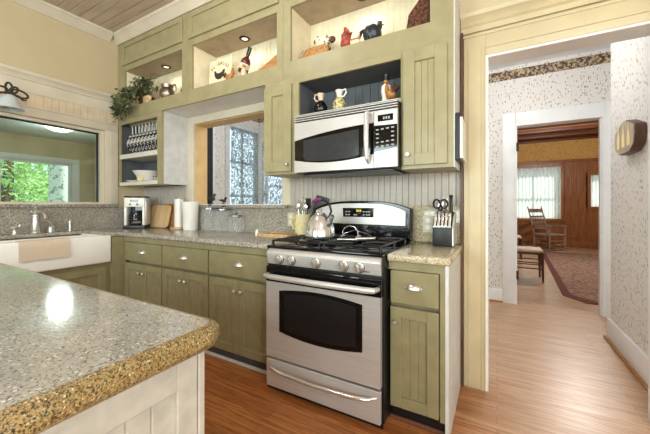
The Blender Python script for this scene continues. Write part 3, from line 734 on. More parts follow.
bx = MB().box(-.06, .06, -.03, .03, 0, .055, .004).build('spice_box', 'plate', None); bx.location = (-3.12, 1.96, SZ+.0005); bx.rotation_euler.z = .1
tag(bx, 'black and white patterned box at the stove end of the plate rack shelf', 'box')
# narrow wall cabinet
nc = thing('wall_cabinet', 'narrow olive wall cabinet left of the microwave', 'cabinet', (-1.475, 2.05, 1.405))
b = MB().box(-1.606, -1.336, UY, 2.186, 1.405, 2.1255); b.build('body', 'olive_lit', nc)
d = panel_door(-1.604, -1.344, 1.425, 2.085, UY-.019, .0185, .075).build('door', 'olive_lit', nc); knob(-1.372, UY-.019, 1.475).build('knob', 'nickel', d)
# shelf cabinet above the microwave
mc = thing('open_cabinet', 'open olive cubby with dark boarded back above the microwave', 'cabinet', (-.92, 2.05, 1.80))
b = MB()
b.box(-1.334, -1.285, UY, UY+.02, 1.40, 2.1255).box(-1.285, -.521, UY, UY+.02, 2.08, 2.1255).box(-1.285, -.521, UY-.004, UY+.02, 1.809, 1.836)
b.box(-1.334, -1.32, UY+.02, 2.186, 1.40, 2.1255).box(-.521, -.517, UY, UY+.3, 1.809, 2.1255)
b.build('body', 'olive_lit', mc)
MB().box(-1.319, -.522, UY+.0205, 2.168, 1.815, 1.836).build('shelf', 'olive_lit', mc)
MB().beads(-1.319, -.522, 1.836, 2.124, 2.168, .06, .004, .005, .015).box(-1.319, -1.286, UY+.0205, 2.168, 1.8365, 2.08).box(-1.319, -.522, UY+.0205, 2.168, 2.0805, 2.124).build('back_panel', 'charcoal', mc)
# right wall cabinet
rw = thing('wall_cabinet', 'olive wall cabinet right of the microwave with one tall beadboard door', 'cabinet', (-.365, 2.05, 1.39))
MB().box(-.516, -.217, UY, 2.186, 1.39, 2.1255).build('body', 'olive_lit', rw)
MB().box(-.2165, -.210, UY, 2.198, 1.388, 2.1255).build('side_panel', 'grey', rw)
d = panel_door(-.503, -.249, 1.412, 2.104, UY-.019, .0185, .07).build('door', 'olive_lit', rw); knob(-.472, UY-.019, 1.475).build('knob', 'white', d)
# clipboard-like dark framed board with papers on the cabinet flank
cbm = thing('message_board', 'black framed notepad board hung on the flank of the right wall cabinet', 'board', (-.209, 2.0, 1.46))
MB().box(-.2095, -.186, 1.895, 2.13, 1.43, 1.70, .003, 1).build('backing', 'black', cbm)
MB().prism([(1.905, 1.44), (2.12, 1.44), (2.12, 1.675), (1.905, 1.675)], -.1858, -.172, 'x').build('paper_pad', 'white', cbm)
# ------------------------------------------------------------------ microwave
mw = thing('microwave', 'stainless microwave with arched black window above the stove', 'microwave', (-.883, 2.0, 1.397))
MX0, MX1, MY, MZ0, MZ1 = -1.264, -.523, 1.80, 1.397, 1.806
MX1 = -.5175
MB().box(MX0+.002, MX1-.002, MY+.022, 2.186, MZ0, MZ1-.002).build('body', 'black', mw)
XD = -.668
def arch(x0, x1, zc, zs, up, n=16):
    return [(x0+(x1-x0)*i/n, zs+(zc-zs)*(1-(2*i/n-1)**2)) for i in range(n+1)]
g = MB().box(MX0, MX1, MY+.002, MY+.022, 1.748, 1.752)
for z in (1.765, 1.780, 1.795): g.box(MX0, MX1, MY, MY+.015, z-.0035, z+.0035, .001, 1)
g.box(MX0, MX1, MY, MY+.015, 1.801, MZ1)
g.build('vent_grille', 'steelx', mw)
lower = arch(MX0, XD-.03, 1.455, 1.478, False)
lo_arc = [(MX0+(XD-MX0)*i/20, 1.487-.030*(1-(2*i/20-1.0)**2)) for i in range(21)]
up_arc = [(MX0+(XD-MX0)*i/20, 1.625+.055*(1-(1-i/20*1.0)**2)) for i in range(21)]
d = MB().prism([(MX0, MZ0+.004), (XD, MZ0+.004)]+lo_arc[::-1], MY, MY+.0215, 'y').prism([(XD, 1.7475), (MX0, 1.7475)]+up_arc, MY, MY+.0215, 'y')
d = d.build('door', 'steelx', mw)
win = MB().prism(lo_arc+up_arc[::-1], MY+.004, MY+.0214, 'y').build('window', 'blackglass', d)
MB().prism([(MX0+.075, 1.50)]+[(MX0+.075+(XD-.10-MX0-.075)*i/12, 1.482-.012*math.sin(PI*i/12)) for i in range(1, 12)]+[(XD-.10, 1.49), (XD-.10, 1.655), (MX0+.075, 1.625)], MY+.003, MY+.0041, 'y').build('screen', 'darkscreen', win)
hp = [(XD-.03, MY-.004+.004*0, 1.435), (XD-.03, MY-.035, 1.455), (XD-.028, MY-.05, 1.52), (XD-.027, MY-.055, 1.60), (XD-.028, MY-.05, 1.68), (XD-.03, MY-.035, 1.735), (XD-.03, MY-.004, 1.748)]
MB().tube(hp, [.011, .014, .015, .016, .015, .014, .011], 12).build('handle', 'steelz', d)
cp = MB().box(XD+.003, MX1, MY, MY+.0215, MZ0+.004, 1.7475, .002, 1).build('control_panel', 'steelx', mw)
MB().prism([(XD+.0035, 1.498), (MX1-.001, 1.515), (MX1-.001, 1.655), (XD+.0035, 1.66)], MY-.003, MY, 'y').build('keypad', 'blackglass', cp)
MB().box(XD+.028, MX1-.026, MY-.002, MY, 1.682, 1.722, .0008, 1).build('display', 'blackglass', cp)
k = MB()
for i in range(4):
    for j in range(5):
        if (i in (1, 2)) and j in (2, 3): continue
        x = XD+.026+i*.032; z = 1.528+j*.026+i*.002
        k.box(x-.009, x+.009, MY-.0036, MY-.0029, z-.004, z+.004)
k.build('button', 'legend', cp)
k = MB()
for i in range(3): k.box(XD+.062+i*.016, XD+.072+i*.016, MY-.0026, MY-.0019, 1.693, 1.708)
k.build('digits', 'legend', cp)
MB().box(MX0+.04, MX1-.04, MY+.06, 2.14, MZ0-.012, MZ0-.0002, .003, 1).build('underside_filter', 'castiron', mw)
# ------------------------------------------------------------------ range
rg = thing('gas_range', 'stainless gas stove with black sides between the base cabinets', 'stove', (-.9, 1.85, 0))
RX0, RX1 = -1.287, -.5115
MB().box(RX0+.002, RX1, 1.535, 2.16, .03, .895).build('body', 'black', rg)
for x in (RX0+.06, RX1-.06):
    for y in (1.60, 2.10): MB().cyl((x, y, 0), (x, y, .0299), .02).build('foot', 'black', rg)
MB().box(RX0+.004, RX1-.004, 1.528, 1.534, .008, .034).build('kick_strip', 'black', rg)
ck = MB().box(RX0, RX1, 1.525, 2.09, .8955, .914, .006, 2).build('cooktop', 'blackg', rg)
DXa, DXb = RX0+.016, RX1-.010
cpn = MB().prism([(1.520, .800), (1.534, .800), (1.534, .895), (1.531, .895), (1.508, .878), (1.503, .868)], DXa, DXb, 'x', .002, 1)
cpn = cpn.build('control_panel', 'steelx', rg)
slope = T(0, 1.5115, .834) @ RX(PI/2-.22)
for x in (-1.170, -1.083, -.910, -.733, -.640):
    P_ = T(x, 1.5105, .836) @ RX(PI/2+.14)
    kk = MB().lathe([(.027, 0), (.028, .004), (.024, .006), (.023, .020), (.020, .024), (0, .025)], (0, 0, 0), 20).box(-.0055, .0055, -.023, .023, .02, .034, .003, 2)
    ko = MB(); ko.raw([P_ @ Vector(v) for v in kk.v], kk.f); ko = ko.build('knob', 'nickel', cpn)
    bz = MB().lathe([(.026, -.001), (.030, -.001), (.031, .002), (.026, .003)], (0, 0, 0), 20); bo = MB(); bo.raw([P_ @ Vector(v) for v in bz.v], bz.f)
    bo.build('knob_bezel', 'black', cpn)
mk = MB()
mk.box(-.635, -.585, 1.5125, 1.518, .815, .819).build('marking', 'ink', cpn)
# oven door: steel skin with an arched black window, black top band that carries the handle
DF = 1.503
dz0, dz1, wz0, wz1 = .222, .692, .392, .654
wx0, wx1 = -1.173, -.620
n = 18
top = [(wx0+(wx1-wx0)*i/n, wz1-.012+.024*(1-(2*i/n-1)**2)) for i in range(n+1)]
bot = [(wx0+(wx1-wx0)*i/n, wz0-.003-.028*(1-(2*i/n-1)**2)) for i in range(n+1)]
dr = MB().prism([(DXa, dz0), (DXb, dz0), (DXb, bot[-1][1])]+bot[::-1]+[(DXa, bot[0][1])], DF, 1.5335, 'y')
dr.prism([(DXa, dz1), (DXa, top[0][1])]+top+[(DXb, top[-1][1]), (DXb, dz1)], DF, 1.5335, 'y')
dr.box(DXa, wx0, DF, 1.5335, bot[0][1], top[0][1]).box(wx1, DXb, DF, 1.5335, bot[-1][1], top[-1][1])
door = dr.build('oven_door', 'steelx', rg)
MB().prism(bot+top[::-1], DF+.004, 1.5334, 'y').build('oven_window', 'blackglass', door)
MB().prism([(x*.86-.126, z*.84+.083) for x, z in bot+top[::-1]], DF+.003, DF+.0041, 'y').build('window_screen', 'black', door)
MB().box(DXa-.004, DXb+.004, DF+.004, 1.5335, dz1+.001, .786).box(DXa, DXb, DF-.002, DF+.0039, .768, .782, .002, 1).build('door_band', 'blackg', door)
hb = [(DXa+.012, DF+.002, .735), (DXa+.022, DF-.035, .735), (DXa+.07, DF-.048, .735), ((DXa+DXb)/2, DF-.056, .735), (DXb-.07, DF-.048, .735), (DXb-.022, DF-.035, .735), (DXb-.012, DF+.002, .735)]
MB().tube(hb, [.012, .015, .0165, .017, .0165, .015, .012], 14).build('handle', 'steelx', door)
dw = MB().box(DXa, DXb, DF, 1.5275, .036, .207, .003, 1).build('drawer', 'steelx', rg)
hb = [(DXa+.022, DF+.002, .172), (DXa+.06, DF-.022, .165), (DXa+.15, DF-.036, .158), ((DXa+DXb)/2, DF-.042, .154), (DXb-.15, DF-.036, .158), (DXb-.06, DF-.022, .165), (DXb-.022, DF+.002, .172)]
MB().tube(hb, [.006, .011, .0115, .012, .0115, .011, .006], 12).build('handle', 'chrome', dw)
MB().box(DXa, DXb, 1.5276, 1.5345, .207, .2215).build('gap_strip', 'black', rg)
# backguard
bgx0, bgx1 = RX0+.008, RX1-.002
arcb = [(bgx0+(bgx1-bgx0)*i/20, 1.145+.055*(1-abs(2*i/20-1)**3)) for i in range(21)]
bg = MB().prism([(bgx0, .9145), (bgx1, .9145)]+arcb[::-1], 2.095, 2.165, 'y', .004, 1).build('backguard', 'blackg', rg)
arcs = [(bgx0+.02+(bgx1-bgx0-.05)*i/20, 1.128+.056*(1-abs(2*i/20-1)**3.2)) for i in range(21)]
bs = MB().prism([(arcs[0][0], 1.032), (arcs[-1][0], 1.025)]+arcs[::-1], 2.086, 2.0949, 'y', .003, 1).build('steel_fascia', 'steelx', bg)
dsx0, dsx1 = -1.015, -.775
MB().prism([(dsx0, 1.082), (dsx1, 1.082), (dsx1+.004, 1.148), (dsx0-.004, 1.148)], 2.0835, 2.0861, 'y').build('clock_panel', 'blackglass', bg)
k = MB()
for i, x in enumerate((-.988, -.965, -.848, -.825, -.806)):
    for j in range(2): k.box(x-.007, x+.007, 2.0826, 2.0834, 1.094+j*.022, 1.103+j*.022)
k.box(-.93, -.90, 2.0826, 2.0834, 1.094, 1.101).build('button', 'legend', bg)
k = MB()
for i in range(3): k.box(-.905+i*.014, -.896+i*.014, 2.0826, 2.0834, 1.120, 1.136)
k.build('digits', 'display', bg)
# burners and grates
for i, (x, y) in enumerate(((-1.09, 1.68), (-1.09, 1.94), (-.705, 1.68), (-.705, 1.94), (-.9, 1.81))):
    MB().lathe([(.048, .9145), (.045, .922), (.038, .926), (.036, .932), (0, .934)], (x, y, 0), 18).build('burner', 'castiron', ck)
def grate(x0, x1):
    m = MB(); z = .943
    def bar(p, q, r=.006): m.tube([p, q], r, 8)
    for x in (x0, x1): bar((x, 1.56, z), (x, 2.06, z))
    for y in (1.56, 1.81, 2.06): bar((x0, y, z), (x1, y, z))
    cx = (x0+x1)/2
    for y in (1.68, 1.94):
        for dx, dy in ((-1, -.65), (1, -.65), (-1, .65), (1, .65)):
            m.tube([(cx+dx*(x1-x0)/2*.98, y+dy*.12, z), (cx+dx*.075, y+dy*.09, z+.004), (cx+dx*.032, y+dy*.04, z+.003)], [.009, .010, .008], 8)
    for x in (x0, x1):
        for y in (1.56, 1.81, 2.06): m.tube([(x, y, .9142), (x, y, z)], .009, 8)
    return m
for x0, x1 in ((-1.262, -.915), (-.885, -.54)): grate(x0, x1).build('grate', 'castiron', ck)
#PART3
# ------------------------------------------------------------------ sink and what is around it
sk = thing('farmhouse_sink', 'white apron-front farmhouse sink below the interior window', 'sink', (-3.36, 1.02, .645))
sx0, sx1, sy0, sy1 = -3.62, -3.098, .548, 1.492
m = MB().box(sx1-.055, sx1, sy0, sy1, .645, .892, .014, 3).box(sx0, sx0+.04, sy0, sy1, .645, .872, .006).box(sx0+.035, sx1-.05, sy0, sy0+.045, .645, .890, .006).box(sx0+.035, sx1-.05, sy1-.045, sy1, .645, .890, .006).box(sx0+.035, sx1-.05, sy0+.04, sy1-.04, .645, .69)
m.build('basin', 'porcelain', sk)
MB().lathe([(.0, .6905), (.04, .691), (.045, .694)], (-3.36, 1.02, 0), 20).build('drain', 'chrome', sk)
# towel folded over the apron
tw = MB(LX)
prof = [(-.705-.0, None)]
ys = []
for i in range(9):
    u = .862+.312*i/8
    ys.append((u, .0025*math.sin(i*1.9)))
vs = []; fs = []
path = [(-.612, .8935), (-.64, .894), (-.672, .894), (-.684, .8905), (-.6865, .880), (-.6872, .84), (-.688, .79), (-.689, .741)]
for (u, wob) in ys:
    for j, (y, z) in enumerate(path):
        vs.append((u, y-abs(wob)*(j > 4), z-(wob*1.2 if j == 7 else 0)))
npth = len(path)
off = []
for (u, wob) in ys:
    for j, (y, z) in enumerate(path):
        vs.append((u, y-.004 if j > 3 else y-.001, z+(.004 if j < 4 else .001)-(wob*1.2 if j == 7 else 0)))
N = len(ys)*npth
for a in range(len(ys)-1):
    for j in range(npth-1):
        q = (a*npth+j, a*npth+j+1, (a+1)*npth+j+1, (a+1)*npth+j); fs += [q, tuple(N+i for i in q)[::-1]]
for j in range(npth-1):
    fs += [(j, j+1, N+j+1, N+j), ((len(ys)-1)*npth+j, N+(len(ys)-1)*npth+j, N+(len(ys)-1)*npth+j+1, (len(ys)-1)*npth+j+1)]
for a in range(len(ys)-1):
    for j in (0, npth-1): fs.append((a*npth+j, (a+1)*npth+j, N+(a+1)*npth+j, N+a*npth+j))
tw.raw(vs, fs)
tag(tw.build('dish_towel', 'towel', None), 'linen dish towel hung over the front of the white sink', 'towel')
# faucet: tapered column with finial, forward spout
CT = .9145
fx = -3.695
fa = thing('faucet', 'tall nickel column faucet with finial behind the sink', 'faucet', (fx, 1.145, CT))
MB().lathe([(x*1.2, z) for x, z in [(.034, 0), (.034, .008), (.026, .014), (.029, .03), (.022, .11), (.019, .15), (.026, .155), (.026, .165), (.018, .172), (.021, .19), (.014, .205), (.008, .215), (.011, .228), (.006, .242), (0, .246)]], (0, 0, 0), 20).build('column', 'nickel', fa, True)
MB().tube([(.012, 0, .178), (.06, .004, .196), (.12, .01, .19), (.165, .014, .165), (.172, .015, .135)], [.013, .013, .012, .011, .012], 12).build('spout', 'nickel', fa, True)
MB().tube([(0, -.03, .192), (0, .035, .186)], [.007, .007], 8).ball((0, -.033, .192), .009, 10).ball((0, .038, .186), .009, 10).build('cross_handle', 'nickel', fa, True)
lv = thing('faucet_lever', 'curved nickel lever tap right of the tall faucet', 'tap', (fx, 1.255, CT))
MB().lathe([(.03, 0), (.03, .006), (.024, .012), (.02, .05), (.012, .072), (0, .078)], (0, 0, 0), 18).build('base', 'nickel', lv, True)
MB().tube([(.005, 0, .035), (.012, -.012, .085), (.02, -.04, .112), (.03, -.062, .116), (.036, -.07, .112)], [.014, .013, .010, .008, .009], 10).build('lever', 'nickel', lv, True)
lv2 = thing('faucet_lever', 'small nickel cross tap left of the tall faucet', 'tap', (fx, 1.005, CT))
MB().lathe([(.026, 0), (.026, .006), (.018, .012), (.014, .045), (.017, .052), (.012, .066), (0, .07)], (0, 0, 0), 18).build('base', 'nickel', lv2, True)
MB().tube([(0, -.025, .056), (0, .03, .066)], [.006, .006], 8).tube([(-.02, 0, .06), (.02, 0, .06)], .006, 8).tube([(0, .028, .065), (.0, .034, .082)], .006, 8).build('lever', 'nickel', lv2, True)
sp = thing('soap_dispenser', 'slim nickel soap pump beside the curved lever tap', 'soap dispenser', (fx, 1.405, CT))
MB().lathe([(.022, 0), (.022, .006), (.015, .01), (.014, .07), (.018, .074), (.018, .094), (.010, .1), (0, .102)], (0, 0, 0), 16).build('body', 'nickel', sp, True)
MB().tube([(.0, 0, .098), (.0, 0, .11), (.02, 0, .116), (.05, 0, .11)], [.006, .007, .006, .005], 8).build('nozzle', 'chrome', sp, True)
# sconce over the sink
sc = thing('wall_sconce', 'glass bell sconce with wrought iron bow above the sink window', 'lamp', (XL+.031, .945, 2.035))
MB().box(0, .012, -.04, .04, -.01, .06, .004).tube([(.012, 0, .04), (.07, 0, .10), (.125, 0, .10), (.14, 0, .075)], .008, 8).build('bracket', 'iron', sc, True)
bw = MB()
def loop(cx, cz, rx, rz, a, r=.0085, n=18, X0=.15):
    pts = []
    for i in range(n):
        t = 2*PI*i/n; y = rx*math.cos(t); z = rz*math.sin(t)
        pts.append((X0+.01*math.sin(t), cx+y*math.cos(a)-z*math.sin(a), cz+y*math.sin(a)+z*math.cos(a)))
    bw.tube(pts, r, 7, True)
loop(.065, .095, .055, .026, -.25); loop(-.065, .095, .055, .026, .25); loop(-.002, .125, .022, .042, .15); loop(.028, .115, .02, .03, -.6)
bw.tube([(.15, .01, .085), (.155, .06, .07), (.155, .085, .045), (.15, .11, .052)], [.008, .009, .008, .005], 7).tube([(.15, -.01, .085), (.155, -.06, .07), (.155, -.09, .04)], [.008, .009, .005], 7).ball((.15, 0, .085), .017, 10)
bw.build('iron_bow', 'iron', sc, True)
MB().lathe([(x*.88, .07+(z-.07)*.8) for x, z in [(.018, .07), (.03, .068), (.055, .045), (.072, .0), (.085, -.05), (.108, -.082), (.104, -.084), (.08, -.052), (.066, 0), (.05, .038), (.018, .06)]], (.15, 0, 0), 24).build('glass_shade', 'frost', sc, True)
MB().ball((.15, 0, -.01), (.025, .025, .034), 12).build('light_bulb', 'white', sc, True)
# ------------------------------------------------------------------ back counter
cm = thing('coffee_maker', 'white and black drip coffee maker in the counter corner', 'coffee maker', (-3.475, 1.935, CT), .72)
cx0, cx1, cy = -.10, .10, -.09
MB().box(cx0-.004, cx1+.006, cy-.015, .08, 0, .036, .006).build('base', 'black', cm, True)
b = MB().box(cx0, cx1, .04, .08, .0365, .235, .004).box(cx0, cx1, cy, .08, .2355, .335, .006).box(cx0, cx0+.025, cy, .04, .0365, .2355, .003).box(cx1-.022, cx1, cy, .04, .0365, .2355, .003)
b.build('body', 'white', cm, True)
MB().box(cx0, cx1+.004, cy-.002, .08, .3355, .352, .005).box(cx0+.026, cx1-.023, .03, .0395, .037, .235).build('lid', 'blackg', cm, True)
MB().box(cx1+.0002, cx1+.010, cy+.02, .07, .04, .33, .003).build('side_panel', 'steelz', cm, True)
pn = MB().box(cx0+.06, cx1-.06, cy-.003, cy-.0002, .288, .312, .001, 1).build('display', 'blackglass', cm, True)
MB().cyl((cx0+.06, cy-.008, .262), (cx0+.06, cy-.0002, .262), .009).cyl((cx1-.07, cy-.008, .262), (cx1-.07, cy-.0002, .262), .009).build('button', 'black', cm, True)
cf = MB().lathe([(0, .0375), (.055, .038), (.062, .06), (.062, .12), (.048, .165), (.05, .178)], (0, -.035, 0), 20).build('carafe', 'carafe', cm, True)
MB().tube([(-.03, -.088, .165), (-.034, -.108, .145), (-.034, -.11, .08), (-.03, -.092, .07)], .007, 8).lathe([(.051, .179), (.05, .19), (0, .195)], (0, -.035, 0), 18).build('carafe_handle', 'black', cf, True)
MB().lathe([(.0, .055), (.05, .056), (.05, .075), (0, .076)], (0, -.035, 0), 16).build('carafe_band', 'china', cf, True)
# two wooden boards leaning on the splash
def board(name, label, x, y, w, h, th, tilt, mat, r=.05, rz=0, dz=0):
    o = MB().prism([(a, b+h/2) for a, b in rounded(-w/2, w/2, -h/2, h/2, r)], -th/2, th/2, 'y', .004, 2, 'caps').build(name, mat, None)
    o.location = (x, y, CT+dz); o.rotation_euler = (tilt, 0, rz); return tag(o, label, 'cutting board')
board('cutting_board', 'smaller rounded maple board leaning in front of the darker board', -3.33, 2.075, .36, .255, .02, -.20, 'lwood', dz=.002)
board('cutting_board', 'larger brown wooden board leaning against the granite splash behind the maple one', -3.20, 2.128, .36, .272, .02, -.16, 'mwood', dz=.0015)
# paper towel stand
pt = thing('paper_towel_holder', 'slim white paper roll on a round wooden base', 'paper towel', (-2.955, 2.075, CT))
MB().lathe([(.085, 0), (.088, .006), (.085, .016), (.02, .018), (0, .019)], (0, 0, 0), 28).build('base', 'lwood', pt, True)
MB().cyl((0, 0, .0195), (0, 0, .318), .044, None, 24).build('paper_roll', 'white', pt, True)
MB().cyl((0, 0, .3185), (0, 0, .335), .01).build('post', 'lwood', pt, True)
# white square canister
cn = MB().lathe([(0, 0), (.068, 0), (.071, .01), (.080, .285), (.081, .29), (.074, .29), (.066, .02), (0, .014)], (0, 0, 0), 30).build('utensil_canister', 'china', None)
cn.location = (-2.74, 2.055, CT); tag(cn, 'tall white tapered ceramic canister beside the paper roll', 'canister')
# glass jars
def jar(x, y, r, h, label):
    t = thing('glass_jar', label, 'jar', (x, y, CT), 0, 'clear jars on the back counter')
    prof = [(.0, 0), (r*.95, 0), (r, .006), (r, h*.78), (r*.86, h*.86), (r*.86, h*.9)]; m = MB(); sg = 48; n = len(prof); vs = []; fs = []
    for i in range(sg):
        a = 2*PI*i/sg; k = 1 if i % 2 else .955
        for j, (q, z) in enumerate(prof): vs.append((q*(k if j in (2, 3) else 1)*math.cos(a), q*(k if j in (2, 3) else 1)*math.sin(a), z))
    for i in range(sg):
        for j in range(n-1): fs.append((i*n+j, (i+1) % sg*n+j, (i+1) % sg*n+j+1, i*n+j+1))
    m.raw(vs, fs).build('body', 'glassj', t, True, smooth=20)
    MB().lathe([(r*.88, h*.902), (r*.92, h*.91), (r*.9, h*.96), (r*.2, h*.98), (r*.14, h*1.04), (r*.2, h*1.1), (0, h*1.13)], (0, 0, 0), 20).build('lid', 'lid', t, True)
    return t
jar(-2.475, 2.075, .082, .235, 'clear glass jar nearest the white canister')
jar(-2.30, 2.085, .078, .225, 'middle clear glass jar of the three')
jar(-2.125, 2.085, .072, .165, 'shortest clear glass jar, nearest the wooden tray')
# dark birds on the pass-through sill
def birdy(x, h, label):
    t = thing('iron_bird', label, 'figurine', (x, 2.27, PZ0+.0085), .3)
    MB().lathe([(.02, 0), (.02, .005), (.005, .012), (.005, h*.3)], (0, 0, 0), 12).build('stand', 'iron', t, True)
    MB().ball((0, 0, h*.48), (.034, .02, h*.2), 12, RY(.3)).ball((.026, 0, h*.8), (.014, .012, .016), 10).tube([(.015, 0, h*.55), (.026, 0, h*.8)], [.014, .01], 8).tube([(-.02, 0, h*.5), (-.05, 0, h*.62)], [.012, .005], 6).tube([(.034, 0, h*.8), (.052, 0, h*.78)], [.005, .001], 6).build('body', 'black', t, True)
birdy(-2.668, .125, 'taller black bird figure on the pass-through sill')
birdy(-2.50, .075, 'shorter black bird figure on the pass-through sill')
# tray with bits near the stove
tr = thing('wooden_tray', 'shallow wooden tray with raised rim left of the stove', 'tray', (-1.55, 1.98, CT))
MB().box(-.155, .155, -.085, .085, 0, .012, .003).box(-.155, .155, -.085, -.073, .012, .026, .003).box(-.155, .155, .073, .085, .012, .026, .003).box(-.155, -.143, -.073, .073, .012, .026, .003).box(.143, .155, -.073, .073, .012, .026, .003).build('tray_body', 'lwood', tr, True)
sr = MB().lathe([(0, 0), (.03, 0), (.05, .008), (.052, .014), (.04, .008), (0, .005)], (0, 0, 0), 18).tube([(.045, 0, .012), (.11, .01, .018), (.14, .012, .02)], [.007, .006, .007], 8).build('spoon_rest', 'mwood', None)
sr.location = (-1.545, 1.97, CT+.0125); tag(sr, 'small brown spoon rest lying in the wooden tray', 'spoon rest')
sh_ = thing('salt_shaker', 'tiny white shaker at the left end of the wooden tray', 'shaker', (-1.755, 1.955, CT))
MB().lathe([(.013, 0), (.017, .004), (.013, .035), (.010, .038)], (0, 0, 0), 14).build('body', 'china', sh_, True)
MB().lathe([(.011, .0385), (.011, .048), (0, .052)], (0, 0, 0), 14).build('cap', 'china', sh_, True)
# utensil crock
uc = thing('utensil_crock', 'cream ceramic pitcher crock left of the kettle', 'crock', (-1.385, 2.085, CT))
MB().lathe([(0, 0), (.052, 0), (.055, .008), (.062, .06), (.066, .11), (.064, .15), (.072, .18), (.067, .178), (.058, .15), (.058, .1), (.05, .02), (0, .014)], (0, 0, 0), 24).build('body', 'cream', uc, True)
MB().tube([(-.062, 0, .15), (-.098, -.004, .145), (-.104, -.004, .10), (-.085, -.002, .06), (-.058, 0, .055)], .0075, 8).build('handle', 'cream', uc, True)
UT = [('ladle', 'steel ladle standing in the cream crock', -.035, .0, .28, 'chrome'), ('whisk', 'wire whisk standing in the cream crock', -.008, .02, .30, 'nickel'), ('slotted_spoon', 'slotted steel spoon standing in the cream crock', .02, .0, .27, 'chrome'), ('spatula', 'black spatula standing in the cream crock', .035, .022, .29, 'black')]
for nm, lb, dx, dy, L, mt in UT:
    g = MB().cyl((dx*.35, dy*.4, .02), (dx*1.2, dy, L-.06), .004)
    if nm == 'whisk':
        for a in range(4):
            c, s_ = math.cos(a*PI/4), math.sin(a*PI/4)
            g.tube([(dx*1.2, dy, L-.06), (dx*1.2+.022*c, dy+.022*s_, L-.02), (dx*1.2+.016*c, dy+.016*s_, L+.01), (dx*1.2, dy, L+.02), (dx*1.2-.016*c, dy-.016*s_, L+.01), (dx*1.2-.022*c, dy-.022*s_, L-.02), (dx*1.2, dy, L-.06)], .0016, 5)
    elif nm == 'spatula': g.box(dx*1.2-.025, dx*1.2+.025, dy-.003, dy+.003, L-.065, L+.02, .002, 1)
    else: g.ball((dx*1.3, dy-.005, L-.03), (.026, .01, .036), 12)
    o = g.build(nm, mt, None); o.location = (-1.385, 2.085, CT); tag(o, lb, nm.replace('_', ' '))
o = board('slate_board', 'dark board leaning on the beadboard behind crock and kettle', -1.325, 2.155, .12, .32, .012, -.03, 'slate', .012, dz=.002)
o['category'] = 'board'; o.rotation_euler = (-.03, .28, 0); o.location.z = CT+.016
# outlets
def outlet(x, z, label, mat):
    t = thing('wall_outlet', label, 'outlet', (x, YB-.0205, z))
    MB().box(-.037, .037, -.005, 0, -.058, .058, .002, 1).build('plate', mat, t, True)
    for dz in (-.024, .024): MB().lathe([(.017, 0), (.017, .003), (0, .003)], (0, 0, 0), 16, RX(PI/2)).build('socket', 'outletw', t, True).location = (0, -.005, dz)
outlet(-1.565, 1.045, 'pale wall outlet left of the cream crock', 'outlet')
outlet(-.412, 1.04, 'wall outlet half hidden by the knife block', 'outlet')
# kettle
GZ = .9565
kt = thing('kettle', 'ribbed steel whistling kettle on the rear left burner', 'kettle', (-1.05, 1.80, GZ-.004))
prof = [(0, .0), (.098, 0), (.104, .008), (.104, .03), (.098, .06), (.083, .10), (.062, .135), (.05, .148), (.042, .152)]
vs = []; seg = 40
kb = MB()
for i in range(seg):
    a = 2*PI*i/seg
    for r, z in prof:
        rr = r*(1-.025*(1-abs(math.sin(a*8)))*(.03 < z < .14)); vs.append((rr*math.cos(a), rr*math.sin(a), z))
n = len(prof); fs = []
for i in range(seg):
    j = (i+1) % seg
    for k in range(n-1): fs.append((i*n+k, j*n+k, j*n+k+1, i*n+k+1))
fs.append(tuple(i*n+n-1 for i in range(seg)))
kb.raw(vs, fs); kb.build('body', 'chrome', kt, True)
MB().lathe([(.043, .1525), (.036, .162), (.012, .168), (.008, .176), (.014, .184), (.010, .192), (0, .194)], (0, 0, 0), 20).build('lid', 'chrome', kt, True)
MB().tube([(.075, -.03, .09), (.105, -.042, .125), (.118, -.047, .15)], [.022, .017, .014], 12).build('spout', 'chrome', kt, True)
hpts = [(.066, 0, .135), (.085, 0, .175), (.07, 0, .225), (.03, 0, .252), (-.02, 0, .255), (-.06, 0, .235)]
MB().tube(hpts, [.007, .008, .008, .008, .008, .006], 8).build('handle', 'black', kt, True)
MB().tube([(-.055, 0, .24), (-.02, 0, .2545), (.012, 0, .254)], [.013, .014, .012], 10).build('grip', 'purple', kt, True)
# thin wire arch on the stove
wa = thing('wire_arch', 'thin silver wire arch standing on the right stove grate', 'utensil stand', (-.85, 1.865, GZ))
MB().tube([(-.058, 0, .003), (-.062, 0, .03), (-.045, 0, .06), (-.01, 0, .075), (.025, 0, .068), (.048, 0, .04), (.052, 0, .003)], .004, 8).build('arch', 'chrome', wa, True)
MB().tube([(-.058, -.04, .0045), (-.058, .04, .0045)], .0042, 8).tube([(.052, -.04, .0045), (.052, .04, .0045)], .0042, 8).tube([(-.05, .0, .02), (.02, .01, .046), (.10, .03, .024), (.13, .04, .005)], .003, 6).build('feet', 'chrome', wa, True)
sr2 = MB().box(-.06, .06, -.02, .02, 0, .008, .003).tube([(.05, 0, .006), (.15, .01, .01), (.17, .012, .012)], [.01, .007, .008], 8).build('stove_spatula', 'nickel', None)
sr2.location = (-.80, 1.70, GZ); sr2.rotation_euler.z = .35; tag(sr2, 'flat silver spatula lying across the front right burner', 'spatula')
